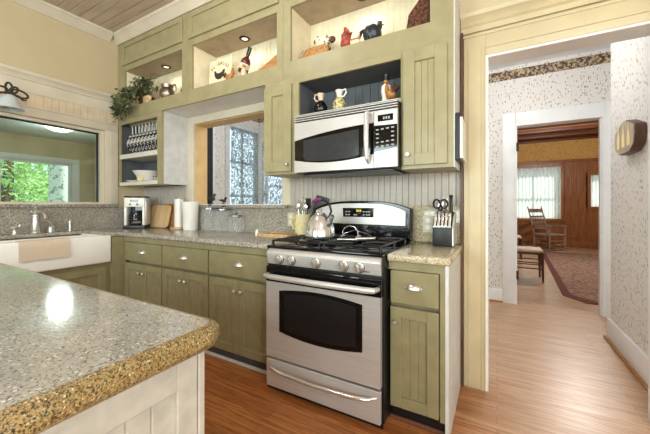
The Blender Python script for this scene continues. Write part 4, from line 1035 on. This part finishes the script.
# knife block
kb_ = thing('knife_block', 'black and steel knife block on the short gold counter', 'knife block', (-.295, 2.06, CT))
X_ = RX(0)
MB().prism([(-.075, 0), (.075, 0), (.075, .205), (.055, .215), (-.02, .19), (-.072, .115)], -.056, .056, 'x', .004, 2).build('block', 'black', kb_, True)
MB().prism([(-.07, .005), (.072, .005), (.072, .2), (.055, .21), (-.02, .186), (-.068, .115)], .0562, .0665, 'x', .003, 1).build('side_plate', 'steelz', kb_, True)
MB().box(-.054, .054, -.0785, -.0755, .118, .126, .001, 1).build('trim_band', 'chrome', kb_, True)
for i in range(5):
    x = -.042+i*.021
    k_ = thing('steak_knife', 'steel-handled steak knife, %s in the front row of the block' % ('leftmost', 'second from left', 'middle', 'second from right', 'rightmost')[i], 'knife', (-.295+x, 2.06, CT), 0, 'steak knives in the block')
    MB().prism([(-.073, .128), (-.062, .125), (-.0235, .192), (-.026, .212), (-.037, .205)], -.0075, .0075, 'x', .003, 2).build('handle', 'chrome', k_, True)
    MB().cyl((0, -.045, .185), (0, -.0335, .178), .0035).build('rivet', 'black', k_, True)
scs = thing('kitchen_scissors', 'black-handled scissors stuck in the knife block', 'scissors', (-.295, 2.06, CT))
g = MB()
for cx_, a in ((-.043, .25), (.0, -.15)):
    pts = [(cx_+.021*math.cos(t)*(1)-.0, .01-.01*math.sin(t), .262+.028*math.sin(t)) for t in [2*PI*i/16 for i in range(16)]]
    g.tube(pts, .0058, 7, True)
g.tube([(-.035, .008, .236), (-.022, .018, .213)], [.007, .006], 7).tube([(-.01, .008, .236), (-.02, .018, .213)], [.007, .006], 7)
g.build('finger_loops', 'black', scs, True)
MB().box(-.03, -.012, .016, .02, .206, .224).build('blades', 'chrome', scs, True)
for i, (x, y, L, mt, lb) in enumerate(((-.012, .035, .105, 'chrome', 'tallest steel knife handle behind the scissors'), (.016, .04, .10, 'chrome', 'steel knife handle beside the black steel rod'), (-.034, .045, .088, 'chrome', 'short steel knife handle at the left rear of the block'))):
    k_ = thing('chef_knife', lb, 'knife', (-.295+x, 2.06+y, CT+.2), 0, 'long knives in the block')
    MB().prism([(-.009, .005), (.012, .014), (.006, L*.5), (.010, L), (-.010, L+.004), (-.014, L*.55)], -.0085, .0085, 'x', .004, 2).build('handle', mt, k_, True)
    MB().box(-.002, .002, -.006, .008, -.008, .008).build('bolster', 'chrome', k_, True)
ks = thing('sharpening_steel', 'black-handled sharpening steel at the far right of the knife block', 'sharpening steel', (-.256, 2.10, CT+.203))
MB().lathe([(.009, .004), (.010, .03), (.008, .09), (.013, .112), (0, .12)], (0, 0, 0), 14).build('handle', 'black', ks, True)
MB().cyl((0, 0, -.005), (0, 0, .0039), .004).build('rod', 'chrome', ks, True)
# ------------------------------------------------------------------ nook contents
NZ = 2.2555
def leaf_mesh(mb, c, d, up, L, W):
    d = d.normalized(); s_ = d.cross(up)
    if s_.length < 1e-3: s_ = d.orthogonal()
    s_.normalize(); nrm = s_.cross(d)
    p = [c, c+d*L*.35+s_*W*.5+nrm*.1*W, c+d*L, c+d*L*.35-s_*W*.5+nrm*.1*W, c+d*L*.4-nrm*.1*W]
    mb.raw(p, [(0, 1, 4), (1, 2, 4), (2, 3, 4), (3, 0, 4)])
iv = thing('ivy_plant', 'trailing ivy spilling over the corner of the display cabinet', 'plant', (-3.40, 1.99, NZ))
MB().lathe([(0, 0), (.06, 0), (.085, .10), (.09, .105), (.08, .1), (.06, .02), (0, .015)], (0, 0, 0), 20).build('pot', 'carve', iv, True)
R = random.Random(3); lm = MB(); st = MB()
def rr(a, b): return R.uniform(a, b)
vines = []
for i in range(30):           # stems that go up and over the ledge
    tx = rr(-.30, .34); up_ = rr(.14, .31)
    p = [Vector((0, 0, .09)), Vector((tx*.4, rr(-.08, .02), up_)), Vector((tx*.85, rr(-.16, -.03), up_*rr(.5, 1)))]
    if tx < .12: p.append(Vector((tx-.03+rr(-.05, .05), rr(-.22, -.14), rr(-.09, .14))))
    vines.append(p)
for i in range(22):           # trails hanging at the corner, down over the plate rack front
    tx = rr(-.30, .0); dz = rr(-.17, -.04)
    p = [Vector((-.02, -.02, .09)), Vector((tx*.6, -.09, rr(.14, .2))), Vector((tx, -.165, .07)), Vector((tx*1.0+rr(-.03, .06), -.185, dz*.4)), Vector((tx*1.0+rr(-.03, .10), -.175, dz))]
    vines.append(p)
for p in vines:
    st.tube(p, .0022, 5)
    for a, b in zip(p[:-1], p[1:]):
        nl = max(2, int((b-a).length/.026))
        for k in range(nl):
            c = a.lerp(b, (k+rr(0, 1))/nl)+Vector((rr(-.02, .02), rr(-.02, .02), rr(-.015, .02)))
            if c.y > -.10 and c.z < .03: continue
            c.y = min(c.y, .1)
            if c.x < -.35 and c.y > -.1: c.x = -.215
            if c.x < -.355: c.x = -.355
            d = Vector((rr(-1, 1), rr(-1.0, .3), rr(-1, .4)))
            leaf_mesh(lm, c, d, Vector((rr(-.5, .5), -1, rr(0, 1))), rr(.042, .07), rr(.026, .04))
lm.build('foliage', 'leaf', iv, True); st.build('stems', 'stem', iv, True)
def pitcher(name, loc, s, label, rz=0, mat='pewter', group=None):
    t = thing(name, label, 'pitcher', loc, rz, group)
    MB().lathe([(0, 0), (.055*s, 0), (.06*s, .006*s), (.052*s, .02*s), (.07*s, .05*s), (.072*s, .085*s), (.05*s, .125*s), (.058*s, .155*s), (.053*s, .155*s), (.044*s, .125*s), (.06*s, .085*s), (0, .03*s)], (0, 0, 0), 24).build('body', mat, t, True)
    MB().tube([(.05*s, 0, .145*s), (.1*s, 0, .15*s), (.118*s, 0, .11*s), (.1*s, 0, .06*s), (.07*s, 0, .055*s)], .0085*s, 8).build('handle', mat, t, True)
    return t
pitcher('pewter_pitcher', (-3.0, 1.975, NZ), 1.05, 'stout pewter pitcher with looped handle beside the ivy', .15)
pitcher('pewter_pitcher', (-2.735, 2.01, NZ), .82, 'small dark pewter jug at the right end of the ivy nook', .0)
o = MB().box(-.055, .055, -.02, .02, 0, .085, .003).build('recipe_box', 'box', None); o.location = (-3.285, 1.93, NZ); o.rotation_euler.z = -.1
tag(o, 'small red and cream printed box under the ivy leaves', 'box')
# hen sign
sg = thing('hen_sign', 'cream sign with a dark hen and arched lettering', 'sign', (-2.245, 1.99, NZ))
TI = T(0, 0, 0) @ RX(-.07)
MB(TI).box(-.14, .14, -.008, .008, .001, .275, .003, 1).build('plaque', 'sign', sg, True)
hen = [(-.07, .165), (-.062, .125), (-.045, .095), (-.015, .08), (.02, .08), (.048, .097), (.06, .125), (.072, .15), (.066, .168), (.055, .158), (.05, .168), (.04, .15), (.02, .14), (-.01, .138), (-.035, .145), (-.055, .17)]
MB(TI).prism([(x, z) for x, z in hen], -.0098, -.0082, 'y').build('hen_print', 'ink', sg, True)
word = 'EL GALLO'
for i, ch in enumerate(word):
    if ch == ' ': continue
    a = (i-3.5)*.24
    x = .135*math.sin(a); z = .105+.125*math.cos(a)-.03*abs(a)*0
    text_mesh('letter', ch, .044, 'ink', sg, TI @ T(x, -.0088, z) @ RX(PI/2) @ RZ(-a*.8))
g = MB(TI)
for i, x in enumerate((-.05, -.03, -.008, .012, .036)): g.box(x-.008, x+.008, -.0095, -.0081, .045, .049)
g.box(-.09, -.05, -.0095, -.0081, .026, .03)
g.build('underline', 'ink', sg, True)
def rooster(name, loc, s, rz, mats, label, comb='red', cat='figurine', fat=1):
    t = thing(name, label, cat, loc, rz)
    MB().ball((0, 0, (.055+.02*(fat > 1))*s), (.045*s*min(fat, 1.35), .032*s*fat, (.04+.024*(fat > 1))*s), 16, RY(-.25)).tube([(.02*s, 0, .07*s), (.042*s, 0, .10*s), (.045*s, 0, .125*s)], [.026*s, .018*s, .016*s], 12).ball((.048*s, 0, .13*s), (.018*s, .015*s, .017*s), 12).build('body', mats[0], t, True)
    g = MB()
    for k in range(4): g.tube([(-.03*s, (k-1.5)*.008*s, .06*s), (-.06*s, (k-1.5)*.012*s, (.095+k*.008)*s), (-.082*s, (k-1.5)*.014*s, (.085-k*.006)*s)], [.012*s, .011*s, .004*s], 7)
    g.build('tail', mats[1], t, True)
    g = MB()
    for k in range(3): g.ball(((.038+k*.009)*s, 0, .148*s), (.006*s, .004*s, .009*s), 8)
    g.ball((.058*s, 0, .113*s), (.006*s, .005*s, .011*s), 8); g.build('comb', comb, t, True)
    MB().tube([(.064*s, 0, .13*s), (.08*s, 0, .127*s)], [.006*s, .001*s], 8).build('beak', 'gold', t, True)
    MB().lathe([(.035*s, 0), (.036*s, .006*s), (.014*s, .012*s), (.012*s, .03*s)], (0, 0, 0), 14).build('base', mats[2], t, True)
    return t
rooster('brown_rooster', (-2.068, 1.945, NZ), .78, .2, ('gold', 'carve', 'gold'), 'small brown rooster figurine at the right foot of the hen sign', 'carve')
wb = thing('wine_bottle_figure', 'dark wine bottle tipped on its side in a cradle', 'bottle', (-1.915, 1.98, NZ))
BT = T(-.015, 0, .10) @ RY(.42)
g = MB(BT).lathe([(0, -.035), (.04, -.034), (.043, -.025), (.043, .06), (.036, .082), (.016, .105), (.0145, .118)], (0, 0, 0), 18); g.build('body', 'wine', wb, True)
MB(BT).lathe([(.0155, .1185), (.0165, .15), (.0165, .19), (0, .191)], (0, 0, 0), 14).build('neck', 'blackg', wb, True)
MB(BT).lathe([(.0436, .0), (.0436, .045)], (0, 0, 0), 18).build('bottle_label', 'sign', wb, True)
MB().box(-.05, .05, -.03, .03, 0, .01, .002).box(-.03, -.02, -.03, .03, .01, .075).box(.01, .02, -.03, .03, .01, .06).build('cradle', 'mwood', wb, True)
fg = thing('monk_figurine', 'small pale figurine in front of the tipped wine bottle', 'figurine', (-1.875, 1.925, NZ))
MB().lathe([(0, 0), (.03, 0), (.028, .03), (.016, .07), (.010, .08)], (0, 0, 0), 14).build('robe', 'pink', fg, True)
MB().ball((0, 0, .094), .016, 12).build('head', 'tan', fg, True)
# white paddle board and wooden wedge
pb = MB().prism([(-.065, 0), (.09, 0), (.09, .175), (.0, .185), (-.012, .20), (-.012, .25), (-.03, .268), (-.052, .262), (-.062, .24), (-.06, .19), (-.065, .17)], -.007, .007, 'y', .003, 1, 'caps').build('paddle_board', 'white', None)
pb.location = (-1.605, 2.06, NZ+.001); pb.rotation_euler = (-.10, 0, 0); tag(pb, 'white paddle-shaped board standing behind the wooden doorstop', 'cutting board')
wd = MB().prism([(-.155, 0), (.10, 0), (.10, .115), (.085, .118)], -.03, .03, 'y', .003, 1).build('wooden_wedge', 'mwood', None)
wd.location = (-1.625, 1.965, NZ+.0005); wd.rotation_euler.z = .05; tag(wd, 'long wooden wedge tapering to the left in the middle nook', 'doorstop')
# pig board, helmet-like bowl, red rooster, hen dish, dark rooster, carved picture
pg = thing('pig_board', 'tan pig-shaped wooden board at the left of the rooster nook', 'cutting board', (-1.19, 1.965, NZ))
pig = [(-.10, .015), (-.085, .0), (-.06, .0), (-.05, .02), (.04, .02), (.05, .0), (.075, .0), (.085, .03), (.10, .045), (.115, .06), (.105, .085), (.085, .095), (.08, .112), (.06, .10), (.02, .105), (-.05, .105), (-.09, .095), (-.108, .06)]
MB(RX(-.06)).prism(pig, -.009, .009, 'y', .003, 2, 'caps').build('body', 'tan', pg, True)
MB(RX(-.06)).cyl((.095, -.0105, .074), (.095, -.009, .074), .004).build('eye', 'ink', pg, True)
MB(RX(-.06)).tube([(-.108, 0, .07), (-.125, 0, .085), (-.12, 0, .10), (-.11, 0, .095)], .004, 7).build('tail', 'tan', pg, True)
sheep = thing('sheep_figurine', 'cream sheep figurine with dark spots behind the pig board', 'figurine', (-1.175, 2.06, NZ))
g = MB().ball((0, 0, .165), (.075, .045, .055), 18)
for q in range(14): g.ball((rr(-.055, .055), rr(-.03, .0), .17+rr(-.02, .042)), .02, 8)
g.build('fleece', 'spotted', sheep, True)
MB().ball((.08, -.005, .175), (.03, .02, .026), 12).build('head', 'carve', sheep, True)
for sx_ in (-.045, .045):
    for sy_ in (-.02, .02): MB().cyl((sx_, sy_, 0), (sx_, sy_, .13), .012).build('leg', 'carve', sheep, True)
rooster('red_rooster', (-.935, 1.955, NZ), 1.06, 2.3, ('red', 'red', 'bluew'), 'red rooster figurine on a blue and white base', 'red')
hd = thing('hen_dish', 'pale yellow hen dish between the red and the dark rooster', 'dish', (-.853, 1.945, NZ))
MB().lathe([(0, 0), (.022, 0), (.034, .03), (.036, .045), (0, .047)], (0, 0, 0), 18, None, (1, .7)).build('bowl', 'sign', hd, True)
MB().ball((0, 0, .05), (.033, .024, .016), 12).tube([(.018, 0, .055), (.03, 0, .075)], [.011, .008], 8).tube([(-.018, 0, .055), (-.036, 0, .07)], [.011, .004], 8).build('lid', 'gold', hd, True)
rooster('dark_rooster', (-.742, 1.975, NZ), 1.05, .3, ('navy', 'navy', 'black'), 'plump speckled navy rooster figurine right of the hen dish', 'navy', fat=1.7)
pc_ = thing('carved_picture', 'dark carved picture panel leaning at the right end of the rooster nook', 'picture', (-.42, 1.965, NZ))
LT = RX(-.10)
MB(LT).prism([(-.09, 0), (.068, 0), (.068, .24), (.01, .24), (-.075, .13)], -.010, .010, 'y', .002, 1).build('panel', 'carve', pc_, True)
MB(LT).box(.05, .068, -.0145, -.0102, .004, .236).box(-.088, .05, -.0145, -.0102, .002, .014).build('frame_strip', 'iron', pc_, True)
# cubby above the microwave
SZ2 = 1.8365
def jugfig(loc, label, mats, s=1, flip=1, nm='ceramic_jug'):
    t = thing(nm, label, 'jug', loc, 0)
    MB().lathe([(0, 0), (.032*s, 0), (.045*s, .03*s), (.046*s, .05*s), (.03*s, .082*s), (.016*s, .095*s)], (0, 0, 0), 20).build('body', mats[0], t, True)
    MB().lathe([(.016*s, .0955*s), (.019*s, .118*s), (.028*s, .142*s), (.024*s, .142*s), (.014*s, .115*s), (.0, .10*s)], (0, 0, 0), 16).build('neck', mats[1], t, True)
    MB().tube([(flip*.022*s, 0, .138*s), (flip*.046*s, 0, .145*s), (flip*.052*s, 0, .12*s), (flip*.036*s, 0, .098*s), (flip*.018*s, 0, .098*s)], .005*s, 7).build('handle', mats[1], t, True)
    return t
jugfig((-1.135, 1.955, SZ2), 'small dark-bodied jug with pale neck and left handle in the cubby', ('blackg', 'pink'), 1.08, -1)
jugfig((-.978, 1.945, SZ2), 'speckled cream jug with right handle in the cubby', ('jug', 'china'), 1.04, 1)
ch = thing('chef_figurine', 'dark-hatted white-jacketed figurine in the cubby', 'figurine', (-.645, 1.975, SZ2))
MB().lathe([(0, 0), (.03, 0), (.026, .05), (.034, .09), (.03, .125), (.012, .14)], (0, 0, 0), 16).build('jacket', 'white', ch, True)
MB().ball((.0, 0, .153), .018, 12).build('head', 'tan', ch, True)
MB().lathe([(.024, .164), (.024, .17), (.018, .175), (.022, .198), (0, .206)], (0, 0, 0), 16).build('hat', 'black', ch, True)
rooster('gilt_rooster', (-.60, 1.93, SZ2), .85, 2.6, ('gold', 'carve', 'carve'), 'brown and gilt rooster figurine in front of the dark-hatted figurine', 'carve')
# ------------------------------------------------------------------ hall and parlour
pq = thing('candle_plaque', 'pale wooden plaque with three candle shapes on the hall wall', 'plaque', (.859, 2.98, 1.655))
XR_ = RZ(-PI/2)             # local x -> world -y, front (-y) -> world -x
oc = [(-.19, -.02), (-.17, .06), (-.06, .115), (.10, .14), (.19, .08), (.21, -.01), (.17, -.09), (-.03, -.125), (-.15, -.11)]
oc = [(-.20, .0), (-.19, .06), (-.03, .12), (.03, .12), (.19, .06), (.20, 0), (.18, -.07), (.10, -.115), (-.10, -.115), (-.18, -.07)]
MB(XR_).prism(oc, -.06, -.0005, 'y', .004, 1).build('board', 'chairw', pq, True)
MB(XR_).prism([(x*.96, z*.96) for x, z in oc], -.064, -.0602, 'y').build('face', 'plaque', pq, True)
g = MB(XR_)
for x in (-.10, 0, .10):
    g.prism([(x-.026, -.07), (x+.026, -.07), (x+.022, -.0), (x+.006, .045), (x-.004, .085), (x-.010, .045), (x-.022, .0)], -.0672, -.0642, 'y')
g.build('candle_shape', 'flame', pq, True)
# dining chair by the parlour door
def side_chair(label, loc, rz):
    t = thing('side_chair', label, 'chair', loc, rz, 'side chairs in the parlour')
    MB().box(-.22, .22, -.22, .20, .415, .445, .008).build('seat_frame', 'chairw', t, True)
    MB().box(-.21, .21, -.21, .18, .4455, .49, .02, 3).build('seat_cushion', 'seatc', t, True)
    for sx_ in (-.195, .195): MB().tube([(sx_, -.195, .4145), (sx_, -.20, .25), (sx_*1.02, -.205, 0)], [.021, .018, .013], 8).build('leg', 'chairw', t, True)
    for sx_ in (-.19, .19): MB().tube([(sx_, .225, 0), (sx_, .205, .42), (sx_, .235, .7), (sx_, .275, .96)], [.016, .02, .018, .014], 8).build('leg', 'chairw', t, True)
    MB().box(-.18, .18, .255, .275, .84, .94, .006, 1, T(0, 0, 0)).box(-.18, .18, .232, .248, .66, .71, .005, 1).build('backrest', 'chairw', t, True)
    g = MB()
    for z in (.2, .29): g.cyl((.196, -.2, z), (.19, .215, z), .009).cyl((-.196, -.2, z), (-.19, .215, z), .009)
    g.cyl((-.196, -.2, .24), (.196, -.2, .24), .009).build('stretcher', 'chairw', t, True)
    return t
c1 = side_chair('dark side chair with pale cushion nearest the parlour door', (.40, 5.82, 0), PI/2)
dup(c1, (.25, 8.0, 0), PI/2, 'dark side chair farther back, under the parlour window')
# rocking chair
rk = thing('rocking_chair', 'grey-brown wooden rocking chair in front of the parlour window', 'rocking chair', (1.16, 9.72, 0), .72)
for sx_ in (-.24, .24):
    pts = [(sx_, -.46+i*.1, .012+.10*((-.46+i*.1-.02)/.55)**2) for i in range(11)]
    MB().tube(pts, .018, 7).build('rocker', 'rockw', rk, True)
    MB().tube([(sx_, -.24, .055), (sx_*.98, -.24, .40), (sx_*1.0, -.24, .62)], [.018, .022, .018], 8).build('leg', 'rockw', rk, True)
    MB().tube([(sx_*.92, .21, .052), (sx_*.90, .22, .40), (sx_*.9, .30, .75), (sx_*.92, .42, 1.13)], [.018, .022, .02, .014], 8).build('back_post', 'rockw', rk, True)
    MB().box(sx_-.03, sx_+.03, -.28, .25, .62, .645, .008, 1).build('armrest', 'rockw', rk, True)
MB().box(-.25, .25, -.27, .22, .395, .43, .012).build('seat', 'rockw', rk, True)
g = MB()
for (z, dy, h) in ((1.02, .385, .10), (.86, .335, .05), (.70, .285, .05), (.55, .255, .05)): g.box(-.205, .205, dy-.012, dy+.012, z-h/2, z+h/2, .006, 1)
for x in (-.12, -.06, 0, .06, .12): g.tube([(x, .262, .56), (x, .335, .86)], .008, 6)
g.build('backrest', 'rockw', rk, True)
g = MB()
for z in (.16, .27): g.cyl((-.236, -.24, z), (.236, -.24, z), .010).cyl((-.236, -.24, z+.03), (-.216, .215, z+.03), .009).cyl((.236, -.24, z+.03), (.216, .215, z+.03), .009)
g.build('stretcher', 'rockw', rk, True)
# rug
ru = thing('area_rug', 'faded patterned area rug across the parlour floor', 'rug', (1.9, 7.0, 0))
rp = [(.735, 4.75), (2.9, 4.75), (2.9, 10.0), (.95, 10.0)]
rp = [(.74, 4.95), (.92, 4.68), (3.0, 4.68), (3.0, 9.35), (.95, 9.35)]
MB().prism(rp, .0005, .008, 'z').build('border', 'rugb', ru)
MB().prism([(1.9+(x-1.9)*.92, 7+(y-7)*.955) for x, y in rp], .0082, .011, 'z').build('pile', 'rug', ru)
# curtains
def curtain(name, label, u0, u1, z0, z1, X, mat, amp=.018, waves=9, group=None):
    n = waves*8; vs = []; fs = []
    for i in range(n+1):
        u = u0+(u1-u0)*i/n; w = amp*math.sin(2*PI*waves*i/n)
        vs += [(u, w-amp-.012, z0), (u, w*.6-amp-.012, z1)]
    k = len(vs)
    vs += [(a, b+.0015, c) for a, b, c in vs]
    for i in range(n):
        a = 2*i; fs += [(a, a+2, a+3, a+1), (k+a, k+a+1, k+a+3, k+a+2)]
    fs += [(0, 1, k+1, k), (2*n, k+2*n, k+2*n+1, 2*n+1)]
    for i in range(n):
        for q in (0, 1): fs.append((2*i+q, k+2*i+q, k+2*i+2+q, 2*i+2+q))
    t = thing(name, label, 'curtain', X @ Vector(((u0+u1)/2, -.03, z1)))
    MB(X).raw(vs, fs).build('cloth', mat, t); MB(X).cyl((u0-.03, -amp-.012, z1+.008), (u1+.03, -amp-.012, z1+.008), .007).build('rod', 'grey', t)
    return t
curtain('lace_curtain', 'lace curtain over the tall hall window seen through the pass-through', LY0+.02, LY1-.03, .8, 2.45, LEFT(XL), 'lace', .012, 8)
curtain('lace_curtain', 'lace curtain on the hall window below the narrow wall cabinet', -3.66, -3.17, .72, 2.28, T(0, HY-.03, 0), 'lace', .012, 5)
curtain('sheer_curtain', 'white sheer curtain over the wide parlour window', .47, 1.54, .80, 2.23, T(0, FY-.05, 0), 'sheer', .02, 12)
curtain('sheer_curtain', 'white sheer curtain on the small window at the far right of the parlour', 2.22, 2.73, 1.13, 1.96, T(0, FY-.01, 0), 'sheer', .015, 6)
# porch ceiling lamp, added fill lamps
def dome(loc, label, r):
    t = thing('ceiling_light', label, 'light', loc)
    MB().lathe([(0, -.0005), (r, -.0005), (r*1.02, -.012), (r*.95, -.022)], (0, 0, 0), 28).build('rim', 'nickel', t, True)
    MB().lathe([(r*.94, -.018), (r*.85, -.05), (r*.5, -.085), (0, -.098)], (0, 0, 0), 28).build('diffuser', 'lamp', t, True)
    return t
dome((-6.15, 2.20, PZ-.0005), 'round flush light on the sun porch ceiling', .20)
# ------------------------------------------------------------------ trees outside the sun porch
def tree(label, x, y, r, h, n, trunk, rs, z0=-.6, bark='stem', low=.2):
    R2 = random.Random(rs); t = thing('tree', label, 'tree', (x, y, z0))
    MB().tube([(0, 0, 0), (.05, .05, h*.4), (.0, .1, h*.75)], [trunk, trunk*.85, trunk*.5], 10).build('trunk', bark, t, True)
    m = MB()
    cl = [(R2.uniform(-r, r)*.75, R2.uniform(-r, r)*.75, h*low+(h*(1-low))*R2.random()) for _ in range(26)]
    for i in range(n):
        c = Vector(R2.choice(cl))+Vector((R2.gauss(0, r*.2), R2.gauss(0, r*.2), R2.gauss(0, r*.2)))
        leaf_mesh(m, c, Vector((R2.uniform(-1, 1), R2.uniform(-1, 1), R2.uniform(-1, .3))), Vector((R2.uniform(-1, 1), R2.uniform(-1, 1), 1)), R2.uniform(.14, .26), R2.uniform(.09, .15))
    m.build('foliage', 'leaf2', t, True); return t
tree('bushy green tree at the left beyond the porch window', -12.2, 3.1, 1.5, 4.6, 2400, .18, 1)
tree('bright green tree in the middle beyond the porch window', -17.0, 5.7, 2.3, 6.0, 2600, .16, 2)
tree('dense green tree set back behind the others outside', -25.0, 7.0, 3.6, 9.0, 2800, .25, 3)
t4 = thing('tree', 'thick pale-barked tree trunk at the right of the porch window', 'tree', (-9.9, 3.62, -.6))
MB().tube([(0, 0, 0), (.02, .0, 1.5), (.06, -.02, 2.5), (.1, .0, 4.0), (.1, .1, 6)], [.36, .31, .29, .26, .2], 18).tube([(.08, 0, 3.0), (.3, .6, 4.2), (.3, .9, 5.5)], [.14, .11, .07], 10).build('trunk', 'bark', t4, True)
m = MB(); R2 = random.Random(9)
for i in range(500):
    leaf_mesh(m, Vector((R2.gauss(0, .9), R2.gauss(.2, .9), R2.uniform(3.6, 6.5))), Vector((R2.uniform(-1, 1), R2.uniform(-1, 1), R2.uniform(-1, .3))), Vector((0, 0, 1)), .2, .12)
m.build('foliage', 'leaf2', t4, True)
# ------------------------------------------------------------------ light
w = bpy.data.worlds.new('world'); scn.world = w; w.use_nodes = True
bg_ = w.node_tree.nodes['Background']; bg_.inputs[0].default_value = (.80, .90, 1.0, 1); bg_.inputs[1].default_value = SKY
def area(name, loc, rot, sx, sy, e, c=(1, 1, 1)):
    l = bpy.data.lights.new(name, 'AREA'); l.shape = 'RECTANGLE'; l.size = sx; l.size_y = sy; l.energy = e; l.color = c
    o = bpy.data.objects.new(name, l); COL.objects.link(o); o.location = loc; o.rotation_euler = rot; return o
area('window_fill', (-1.75, YF-.15, 1.7), (PI/2, 0, 0), 1.7, 1.5, KW, (.98, .985, 1))  # added fill lights, set behind the unseen windows
area('window_fill', (1.0, YF-.15, 1.7), (PI/2, 0, 0), 1.6, 1.5, KW, (.98, .985, 1))
area('window_fill', (XR+.2, -1.0, 1.7), (PI/2, 0, PI/2), 1.8, 1.5, KW*.8, (.98, .985, 1))
def pendant(loc, e, r=.17, lab='', c=(1, .965, .92), fix=True):  # also builds the added ceiling fill lamps
    if fix: dome(loc, lab, r)
    l = bpy.data.lights.new('lamp', 'POINT'); l.energy = e; l.color = c; l.shadow_soft_size = .15
    o = bpy.data.objects.new('lamp', l); COL.objects.link(o); o.location = (loc[0], loc[1], loc[2]-.22)
pendant((-1.7, .9, CZ-.0005), LAMPW, lab='added flush fill light over the sink side of the kitchen')  # unseen ceiling lamps added to brighten the kitchen
pendant((.5, .1, CZ-.0005), LAMPW*.8, lab='added flush fill light on the ceiling near the doorway')
pendant((.1, 3.2, HZ-.0005), HALLL, lab='added flush fill light on the hall ceiling', c=(.93, .96, 1))  # unseen lamps added as fill for the hall
pendant((-2.4, 3.3, HZ-.0005), HALLL, lab='added flush fill light on the hall ceiling behind the pass-through', c=(.88, .94, 1))
pendant((-6.15, 2.20, PZ), PORL, fix=False, c=(.95, 1, .98))
pendant((1.3, 7.2, 2.9595), PARL, lab='added flush fill light under the parlour beams')  # unseen lamp added to fill the parlour
su = bpy.data.lights.new('sun', 'SUN'); su.energy = SUN; su.angle = .02; su.color = (1, .95, .86)
so = bpy.data.objects.new('sun', su); COL.objects.link(so); so.rotation_euler = Vector((-.42, -.55, -.72)).to_track_quat('-Z', 'Y').to_euler()
scn.view_settings.view_transform = 'Standard'; scn.view_settings.look = 'None'
scn.view_settings.gamma = 1; scn.view_settings.use_curve_mapping = False; scn.view_settings.exposure = EXPO
scn.cycles.use_denoising = True
scn.cycles.max_bounces = 8; scn.cycles.transparent_max_bounces = 12; scn.cycles.caustics_reflective = False; scn.cycles.caustics_refractive = False
scn.cycles.sample_clamp_indirect = 8
